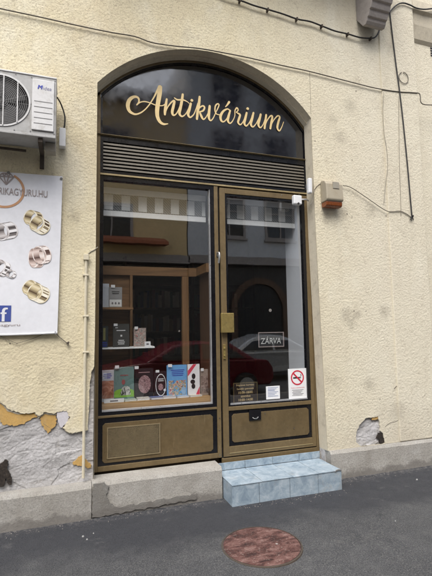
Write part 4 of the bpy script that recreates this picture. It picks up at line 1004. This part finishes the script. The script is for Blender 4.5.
# display unit
du = thing('display_shelving', (.87, 4.5, .25), 'honey coloured wooden display shelving with deck behind the shop window', 'shelving')
MB().box((.30, 4.315, .86), (1.44, 4.72, .898)).build('deck', M['deck'], du, bevel=.002)
MB().box((.30, 4.300, .826), (1.44, 4.3145, .898)).build('deck_fascia', M['deck'], du, bevel=.002)
MB().box((.325, 4.66, 2.172), (1.30, 4.70, 2.268)).build('cross_beam', M['beam'], du, bevel=.002)
MB().box((1.375, 4.275, 2.178), (1.44, 4.66, 2.272)).build('side_beam', M['beam'], du, bevel=.002)
mb = MB(); mb.slab(rect(1.215, .898, 1.288, 2.171), 4.655, 4.705); mb.build('upright', M['post'], du)
MB().slab(rect(.640, .898, .667, 2.171), 4.655, 4.70).build('upright', M['post'], du)
MB().prism_x([(4.66, 2.268), (4.66, 2.172), (4.64, 2.172), (4.64, 2.268)], 1.288, 1.375).build('corner_block', M['beam'], du)
MB().box((.315, 4.70, .898), (.64, 4.715, 2.171)).build('back_panel', M['beam'], du)
MB().box((.315, 4.42, 1.795), (.640, 4.70, 1.817)).build('shelf', M['beam'], du); MB().box((.315, 4.47, 1.400), (.868, 4.654, 1.416)).build('shelf', M['rail'], du)
MB().box((1.418, 4.33, .898), (1.440, 4.66, 2.171)).build('side_panel', M['dkwood'], du)
# books in the window
def book(px0, py0, px1, py1, Y, cover, label, lean=.03, yaw=0., th=.022, prints=(), group='books on show in the window', zb=None, spine=True):
    (xa, za), (xb, zb_) = at(px0, py0, Y), at(px1, py1, Y); zb = zb if zb is not None else zb_; w, h = xb-xa, za-zb
    t = thing('book', ((xa+xb)/2, Y, zb), label, 'book', group); t.rotation_euler = (-lean, 0, yaw)
    L = Vector(t.location)
    def bx(name, x0, y0, z0, x1, y1, z1, mat): return MB().box((L.x+x0, L.y+y0, L.z+z0), (L.x+x1, L.y+y1, L.z+z1)).build(name, mat, t)
    bx('front_cover', -w/2, -.002, 0, w/2, 0, h, cover); bx('back_cover', -w/2, th, 0, w/2, th+.002, h, cover)
    bx('spine', -w/2-.002, -.002, 0, -w/2, th+.002, h, cover); bx('pages', -w/2+.0005, .0005, .002, w/2-.003, th-.0005, h-.003, M['paper'])
    k = 0
    for kind, u0, v0, u1, v1, mat in prints:
        k += 1; yy = -.0022-.0005*k
        if kind == 'box': bx('cover_picture', (u0-.5)*w, yy, v0*h, (u1-.5)*w, yy+.0004, v1*h, mat)
        elif kind == 'ell':
            cx, cz, rx, rz = L.x+(u0-.5)*w, L.z+v0*h, u1*w, v1*h
            MB().slab(ell(cx, cz, rx, rz), L.y+yy, L.y+yy+.0004).build('cover_picture', mat, t)
        elif kind == 'stripe':
            pts = [(L.x+(p-.5)*w, L.z+q*h) for p, q in u0]; MB().slab(pts, L.y+yy, L.y+yy+.0004).build('cover_picture', mat, t)
        elif kind == 'bars':
            mb = MB(); n = 0
            z = v0*h
            while z < v1*h-.004:
                ww = (u1-u0)*w*random.uniform(.7, 1); c_ = ((u0+u1)/2-.5)*w; mb.box((L.x+c_-ww/2, L.y+yy, L.z+z), (L.x+c_+ww/2, L.y+yy+.0004, L.z+z+.008)); z += .018
            mb.build('cover_lettering', mat, t)
    return t
mp = lambda n, *a, **k: m_print(n, *a, **k)
PR = dict(
    skin=mp('brown_photo_print', [(.3, (.08, .03, .02)), (.5, (.36, .16, .10)), (.7, (.62, .38, .29))], 13, 1.),
    pinkgrey=mp('pink_engraving_print', [(.35, (.06, .035, .04)), (.5, (.32, .19, .20)), (.7, (.52, .36, .37))], 30, 3.),
    multi=mp('bright_collage_print', [(.0, (.05, .10, .35)), (.38, (.12, .40, .68)), (.45, (.62, .42, .10)), (.50, (.05, .06, .10)), (.54, (.70, .64, .55)), (.60, (.52, .07, .05)), (.66, (.12, .34, .60))], 26, 1.2),
    greygrain=mp('grey_portrait_print', [(.35, (.07, .05, .045)), (.55, (.30, .23, .20)), (.7, (.46, .40, .38))], 18, 1.5),
    zebra=mp('zebra_stripe_print', [(.46, (.01, .01, .01)), (.52, (.6, .6, .57))], 42, 1.0, stretch=(1.6, 1, .5)),
    pattern=mp('red_ornament_print', [(.38, (.30, .05, .05)), (.47, (.55, .50, .44)), (.55, (.08, .07, .07)), (.64, (.50, .46, .42))], 55, 1.0))
cv = lambda n, c: simple(n, c, .35, 0, .08, 12)
DZ = .8985
BYK = 4.40
book(101, 370.5, 113.8, 401, BYK, cv('pale_blue_cover', (.50, .52, .56)), 'book with pale top and brown photograph, leftmost on the window deck', zb=DZ, prints=(('box', .02, .10, .98, .66, PR['skin']), ('bars', .15, .74, .85, .92, M['blueink'])))
book(114.4, 367.5, 134, 400, BYK, cv('slate_green_cover', (.13, .22, .21)), 'slate and green book with a zebra picture on its cover', zb=DZ, prints=(('box', .0, .10, 1., .28, cv('grass_green_cover', (.22, .46, .06))), ('ell', .5, .28, .46, .075, cv('grass_green_cover', (.22, .46, .06))), ('ell', .58, .33, .22, .10, PR['zebra']), ('ell', .46, .55, .09, .08, cv('muted_red_print', (.30, .09, .09))), ('box', .32, .16, .82, .28, PR['zebra']), ('bars', .25, .74, .75, .80, cv('muted_red_print', (.30, .09, .09)))))
book(135, 369, 153.5, 398.8, BYK+.02, cv('black_cover', (.018, .015, .017)), 'black book with a pinkish engraved head on its cover', zb=DZ, prints=(('ell', .52, .48, .34, .30, PR['pinkgrey']), ('bars', .15, .86, .85, .92, cv('dull_pink_print', (.40, .25, .26)))))
book(154.3, 371.5, 167, 398.4, BYK+.02, cv('dark_plum_cover', (.025, .016, .018)), 'dark plum book with a white outlined emblem', zb=DZ, prints=(('ell', .52, .48, .42, .42, M['paper']), ('ell', .52, .48, .38, .385, cv('dark_plum_cover', (.025, .016, .018))), ('bars', .25, .62, .8, .74, M['paper']), ('ell', .5, .4, .2, .13, PR['pinkgrey']), ('ell', .82, .28, .10, .05, M['paper'])))
book(167.3, 365.5, 187.2, 396.4, BYK-.01, cv('sky_blue_cover', (.14, .36, .66)), 'sky blue book with a colourful collage cover', zb=DZ, prints=(('box', .06, .06, .94, .52, PR['multi']), ('bars', .15, .66, .9, .88, M['blueink']), ('ell', .82, .2, .12, .12, cv('light_blue_print', (.30, .45, .62)))))
book(188, 364.5, 199.8, 396, BYK-.02, cv('white_cover', (.76, .75, .76)), 'white book with red corner stripes on its cover', zb=DZ, yaw=-.12, prints=(('stripe', [(0, .62), (0, .80), (.45, 1.0), (.75, 1.0)], 0, 0, 0, cv('red_stripe_print', (.62, .06, .10))), ('stripe', [(.62, .02), (.98, .02), (.98, .30)], 0, 0, 0, cv('red_stripe_print', (.62, .06, .10))), ('ell', .48, .62, .16, .09, M['blackink']), ('ell', .40, .45, .20, .07, M['blackink']), ('ell', .45, .31, .16, .08, M['blackink'])))
book(200.5, 369.5, 209.5, 396.3, BYK-.01, cv('tan_cover', (.34, .28, .24)), 'tan book with a grey portrait, rightmost on the window deck', zb=DZ, yaw=.1, prints=(('box', .06, .08, .92, .74, PR['greygrain']),))
book(101.4, 283.5, 109, 306.5, 4.48, cv('bluish_white_cover', (.60, .64, .70)), 'plain bluish white book on the upper wooden shelf', zb=1.8175, group='books on the window shelves')
book(109.3, 287, 122, 307, 4.46, cv('mid_grey_cover', (.27, .27, .27)), 'grey book with pale lower band on the upper wooden shelf', zb=1.8175, group='books on the window shelves', prints=(('box', .04, .04, .96, .38, M['curtain']), ('bars', .2, .66, .8, .78, M['blackink']), ('ell', .25, .2, .07, .06, M['ink']), ('ell', .5, .2, .07, .06, M['ink']), ('ell', .75, .2, .07, .06, M['ink'])))
book(101.2, 326, 108, 347.5, 4.50, cv('dark_teal_cover', (.035, .045, .045)), 'dark book with yellow and blue blocks, far left of the lower shelf', zb=1.4165, group='books on the window shelves', prints=(('bars', .1, .05, .9, .28, M['blueink']), ('box', .3, .34, .62, .9, cv('olive_print', (.28, .27, .10)))))
book(113.2, 324, 129.2, 347, 4.50, cv('charcoal_cover', (.060, .060, .056)), 'charcoal book with small white lettering on the lower shelf', zb=1.4165, group='books on the window shelves', prints=(('bars', .1, .82, .32, .90, M['paper']), ('bars', .12, .70, .85, .73, M['paper']), ('bars', .28, .12, .72, .36, M['paper']), ('box', .45, .45, .56, .53, M['curtain'])))
book(134, 328, 146, 344.5, 4.50, cv('ornament_cover', (.30, .24, .22)), 'small book with red and black ornament on the lower shelf', zb=1.4165, group='books on the window shelves', prints=(('box', .03, .03, .97, .97, PR['pattern']),))
# books lying in front and price cards
def lying(px0, px1, py, n, Y, cols, label):
    (xa, z_), (xb, _) = at(px0, py, Y), at(px1, py, Y)
    t = thing('book', ((xa+xb)/2, Y+.06, DZ), label, 'book', 'books lying flat on the window deck'); t.rotation_euler = (0, 0, random.uniform(-.12, .12))
    MB().box((xa, Y, DZ), (xb, Y+.13, DZ+.002)).build('back_cover', cols, t); MB().box((xa+.002, Y+.002, DZ+.0022), (xb-.002, Y+.128, DZ+n)).build('pages', M['paper'], t); MB().box((xa, Y, DZ+n+.0002), (xb, Y+.13, DZ+n+.002)).build('cover', cols, t)
lying(124.5, 136.5, 401, .014, 4.325, cv('mint_cover', (.42, .50, .42)), 'thin mint book lying flat below the zebra book')
lying(137.5, 150, 400, .020, 4.325, cv('cream_cover', (.60, .58, .52)), 'cream book lying flat below the black engraved book')
lying(151, 163, 399, .018, 4.325, cv('navy_white_cover', (.16, .19, .36)), 'navy book lying flat below the plum emblem book')
lying(164, 176.5, 398, .018, 4.325, cv('lilac_cover', (.50, .48, .52)), 'lilac grey book lying flat below the sky blue book')
lying(177.5, 189, 397, .014, 4.325, cv('bluewhite_cover', (.42, .50, .62)), 'light blue book lying flat between the sky blue and white books')
lying(190, 202, 396.4, .014, 4.325, cv('ivory_cover', (.62, .58, .50)), 'ivory book lying flat below the white red striped book')
def card(px0, py0, px1, py1, Y, label, zb=None, group='price cards in the window'):
    (xa, za), (xb, zb_) = at(px0, py0, Y), at(px1, py1, Y); zb = zb_ if zb is None else zb
    t = thing('price_card', ((xa+xb)/2, Y, zb), label, 'price card', group)
    MB().box((xa, Y, zb), (xb, Y+.002, za)).build('sheet', M['paper'], t)
    mb = MB(); w = xb-xa; mb.box((xa+w*.3, Y-.0008, zb+(za-zb)*.3), (xb-w*.3, Y-.0002, zb+(za-zb)*.62)); mb.build('small_print', M['ink'], t)
card(104, 399.5, 124, 405, 4.312, 'wide white price card lying at the left end of the deck', zb=.8985)
card(144.6, 341.5, 150.6, 347.4, 4.475, 'small white price card at the right end of the lower shelf', zb=1.4165)
card(204, 400.5, 211, 402.5, 4.312, 'dark lettered price card at the right end of the deck', zb=.8985)
tags_ = (((111, 284.8, 115, 287.6, 4.455), 'white price tag on the grey upper shelf book'), ((115, 365.5, 119, 368.4, 4.388), 'white price tag on the zebra book'), ((134.6, 366.3, 138.6, 369, 4.41), 'white price tag on the black engraved book'), ((168, 364.2, 172, 367, 4.38), 'white price tag on the sky blue book'), ((155.6, 370.2, 159.2, 372.4, 4.41), 'white price tag on the plum emblem book'), ((134.6, 326.6, 138, 329.2, 4.49), 'white price tag on the small ornament book'), ((113.8, 323.6, 117.6, 326, 4.49), 'white price tag on the charcoal book'), ((200.8, 368.3, 203.6, 371, 4.38), 'white price tag on the tan portrait book'))
for q, lab in tags_:
    (xa, za), (xb, zb) = at(q[0], q[1], q[4]), at(q[2], q[3], q[4])
    tag(MB().box((xa, q[4]-.0015, zb), (xb, q[4], za)).build('price_tag', M['paper'], loc=((xa+xb)/2, q[4], zb)), lab, 'price tag', 'price tags on the books')
x, z = at(179.2, 331, 4.6); tag(MB().cyl((x, 4.6, z), (x, 4.604, z), .010, 16).build('light_spot', M['stone'], loc=(x, 4.6, z)), 'tiny round pale disc painted as a spot of light inside the display window', 'tag')  # second added disc, a spot of light put in as pale colour
# bookcase at the back of the room
bc = thing('bookcase', (1.4, 7.45, .24), 'dark wooden bookcase along the back wall of the shop', 'bookcase')
for z in (.3, .72, 1.12, 1.52, 1.92, 2.32, 2.72): MB().box((-.2, 7.2, z), (3.2, 7.58, z+.03)).build('shelf', M['dkwood'], bc)
for x in (-.25, .9, 2.05, 3.2): MB().box((x, 7.2, .24), (x+.04, 7.58, 2.8)).build('upright', M['dkwood'], bc)
spm = [simple('spine_%s' % n, c, .5) for n, c in (('maroon', (.12, .03, .03)), ('tan', (.26, .19, .11)), ('navy', (.03, .045, .10)), ('ivory', (.42, .39, .33)), ('green', (.03, .08, .05)))]
proto = {}
for zi, z in enumerate((1.15, 1.55, 1.95)):
    x = .95
    while x < 2.98:
        if 2.0 < x < 2.10: x = 2.10
        w = random.uniform(.03, .07); h = random.uniform(.20, .30); m = random.choice(spm)
        tag(MB().box((x, 7.24, z+.0005), (x+w-.002, 7.4, z+h)).build('old_book', m, loc=(x, 7.24, z)), 'old book spine in the dim bookcase at the back of the shop', 'book', 'books in the dim bookcase'); x += w+random.choice((0, 0, 0, .05))

# ================================================================== ACROSS THE STREET (seen in the glass)
def facade(name, x0, x1, zt, wallm, floors, gz, label, shopm, winw=1.35, winh=1.75, pitch=2.6, off=.7):
    t = thing(name, ((x0+x1)/2, -8.1, 0), label, 'building'); yf = -8.1
    MB().box((x0, yf-8, gz), (x1, yf, zt)).build('wall', wallm, t)
    MB().box((x0, yf-7.9, 0), (x1, yf-.06, gz-.001)).build('ground_floor', shopm, t)
    MB().box((x0-.05, yf-.1, gz-.22), (x1+.05, yf+.20, gz+.10)).build('string_course', M['stone'], t); MB().box((x0-.05, yf-.2, zt), (x1+.05, yf+.45, zt+.35)).build('eaves', M['stone'], t)
    for fz in floors:
        x = x0+off
        while x+winw < x1-.2:
            w = MB(); frame_rect(w, x-.10, fz-.10, x+winw+.10, fz+winh+.12, (.1, .1, .1, .12), yf+.003, yf+.07); w.box((x-.16, yf+.003, fz-.18), (x+winw+.16, yf+.14, fz-.101)); w.box((x+winw/2-.03, yf+.012, fz), (x+winw/2+.03, yf+.05, fz+winh)); w.box((x, yf+.012, fz+winh*.66), (x+winw/2-.03, yf+.045, fz+winh*.66+.05)); w.box((x+winw/2+.03, yf+.012, fz+winh*.66), (x+winw, yf+.045, fz+winh*.66+.05))
            wo_ = w.build('window', M['stone'], t); WORLD[wo_.name] = WORLD[t.name]
            MB().box((x, yf+.002, fz), (x+winw, yf+.010, fz+winh)).build('pane', DARKPANE, wo_); x += pitch
    return t
DARKPANE = simple('dark_window_pane', (.018, .021, .026), .08, 0, .3)
ywall = simple('ochre_rendered_wall', (.66, .50, .27), .9, 0, .12, 1.5); gwall = simple('grey_rendered_wall', (.56, .575, .60), .9, 0, .12, 1.5)
shopdark = simple('dark_shop_cladding', (.045, .042, .04), .6, 0, .2, 2)
opp = facade('ochre_house', -14, 4.55, 10.5, ywall, (5.0, 8.0), 4.35, 'ochre rendered house across the street, mirrored in the display window', shopdark, 1.45, 1.3, 2.35, .75)
MB().prism_x([(-8.03, 5.12), (-7.3, 4.86), (-7.3, 4.74), (-8.03, 4.80)], 1.1, 3.6).build('awning', simple('terracotta_awning', (.36, .12, .06), .8), opp)
opp2 = facade('grey_house', 4.6, 20, 13.5, gwall, (5.4, 8.3, 11.0), 4.4, 'grey rendered house with an arched gateway across the street, mirrored in the door', shopdark, 1.25, 1.55, 2.35, 1.15)
ga = MB(); ga.ring((7.7, 2.35), 1.05, 1.30, -8.155, -8.02, 30, 0, PI)
ga.box((6.40, -8.155, 0), (6.65, -8.02, 2.35)); ga.box((8.75, -8.155, 0), (9.0, -8.02, 2.35)); ga.build('gateway_arch', simple('brown_gate_stone', (.13, .085, .06), .9), opp2)
gd = MB(); gd.slab([(6.655, .01), (8.745, .01), (8.745, 2.35)]+[(7.7+1.045*math.cos(PI*i/20), 2.35+1.045*math.sin(PI*i/20)) for i in range(1, 20)]+[(6.655, 2.35)], -8.152, -8.10); gd.build('gate', M['dark'], opp2)

def car(name, cx, cy, zr, paint, label, length=4.1, height=1.40, flip=1):
    t = thing(name, (cx, cy, zr), label, 'car', 'cars parked in the street'); w = .86
    side = [(-2.02, .42), (-2.05, .62), (-1.98, .80), (-1.2, .93), (-.95, .95), (1.30, .95), (1.85, .90), (2.02, .72), (2.04, .45), (1.95, .28), (-1.95, .26)]
    roof = [(-1.05, .95), (-.42, 1.33), (-.1, height-.01), (.45, height), (.95, 1.33), (1.52, .95)]
    def loft(mb, prof, ws):
        n = len(mb.v); k = len(prof)
        for s_ in (-1, 1):
            for (x, z), q in zip(prof, ws): mb.v.append((cx+flip*x*length/4.1, cy+s_*q, zr+z))
        mb.f.append(tuple(range(n, n+k))); mb.f.append(tuple(range(n+2*k-1, n+k-1, -1)))
        for i in range(k): j = (i+1) % k; mb.f.append((n+i, n+j, n+k+j, n+k+i))
    b = MB(); loft(b, side, [w*(.93 if z < .5 else 1) if abs(x) < 1.9 else w*.85 for x, z in side]); bo = b.build('body', paint, t, bevel=.05)
    c = MB(); loft(c, roof, [w*.96 if z < 1 else w*.76 for x, z in roof]); c.build('cabin', paint, t, bevel=.04)
    g = MB()
    for s_ in (-1, 1):
        for pl in ([(-.86, .99), (-.36, 1.28), (.17, 1.335), (.17, .99)], [(.24, .99), (.24, 1.335), (.85, 1.27), (1.25, .99)]):
            lim = lambda z: w*(.96-.20*(z-.95)/.40)+.006
            P = [(cx+flip*x*length/4.1, cy+s_*lim(z), zr+z) for x, z in pl]; Q = [(x, y+s_*.012, z) for x, y, z in P]; n = len(g.v); g.v += P+Q
            g.f += [(n, n+1, n+2, n+3), (n+4, n+5, n+6, n+7)]+[(n+i, n+(i+1) % 4, n+4+(i+1) % 4, n+4+i) for i in range(4)]
    g.build('side_windows', DARKPANE, t)
    for wx in (-1.3, 1.28):
        for s_ in (-1, 1):
            y = cy+s_*.74; x = cx+flip*wx*length/4.1; wh = MB().cyl((x, y-.1, zr+.31), (x, y+.1, zr+.31), .31, 24).build('wheel', M['dark'], t, bevel=.02); WORLD[wh.name] = WORLD[t.name]
            MB().cyl((x, y+s_*.101, zr+.31), (x, y+s_*.115, zr+.31), .20, 20).build('rim', M['alu'], wh)
    for s_ in (-1, 1):
        MB().box((cx+flip*-2.03-.03, cy+s_*.62-.16, zr+.62), (cx+flip*-2.03+.05, cy+s_*.62+.16, zr+.76)).build('headlight', M['white'], t, bevel=.02)
        MB().box((cx+flip*-.80*length/4.1-.06, cy+s_*.96-.09, zr+.98), (cx+flip*-.80*length/4.1+.06, cy+s_*.96+.09, zr+1.10)).build('wing_mirror', paint, t, bevel=.02)
    return t
car('red_car', 2.85, -2.25, -.13, simple('red_car_paint', (.125, .008, .017), .3, 0, .05), 'red car parked at the kerb, mirrored in the display window', 4.3, 1.38)
car('silver_car', 6.5, -4.9, -.13, simple('silver_car_paint', (.52, .54, .56), .22, .3, .05), 'silver car parked on the far side, mirrored in the door glass', 4.3, 1.46, -1)
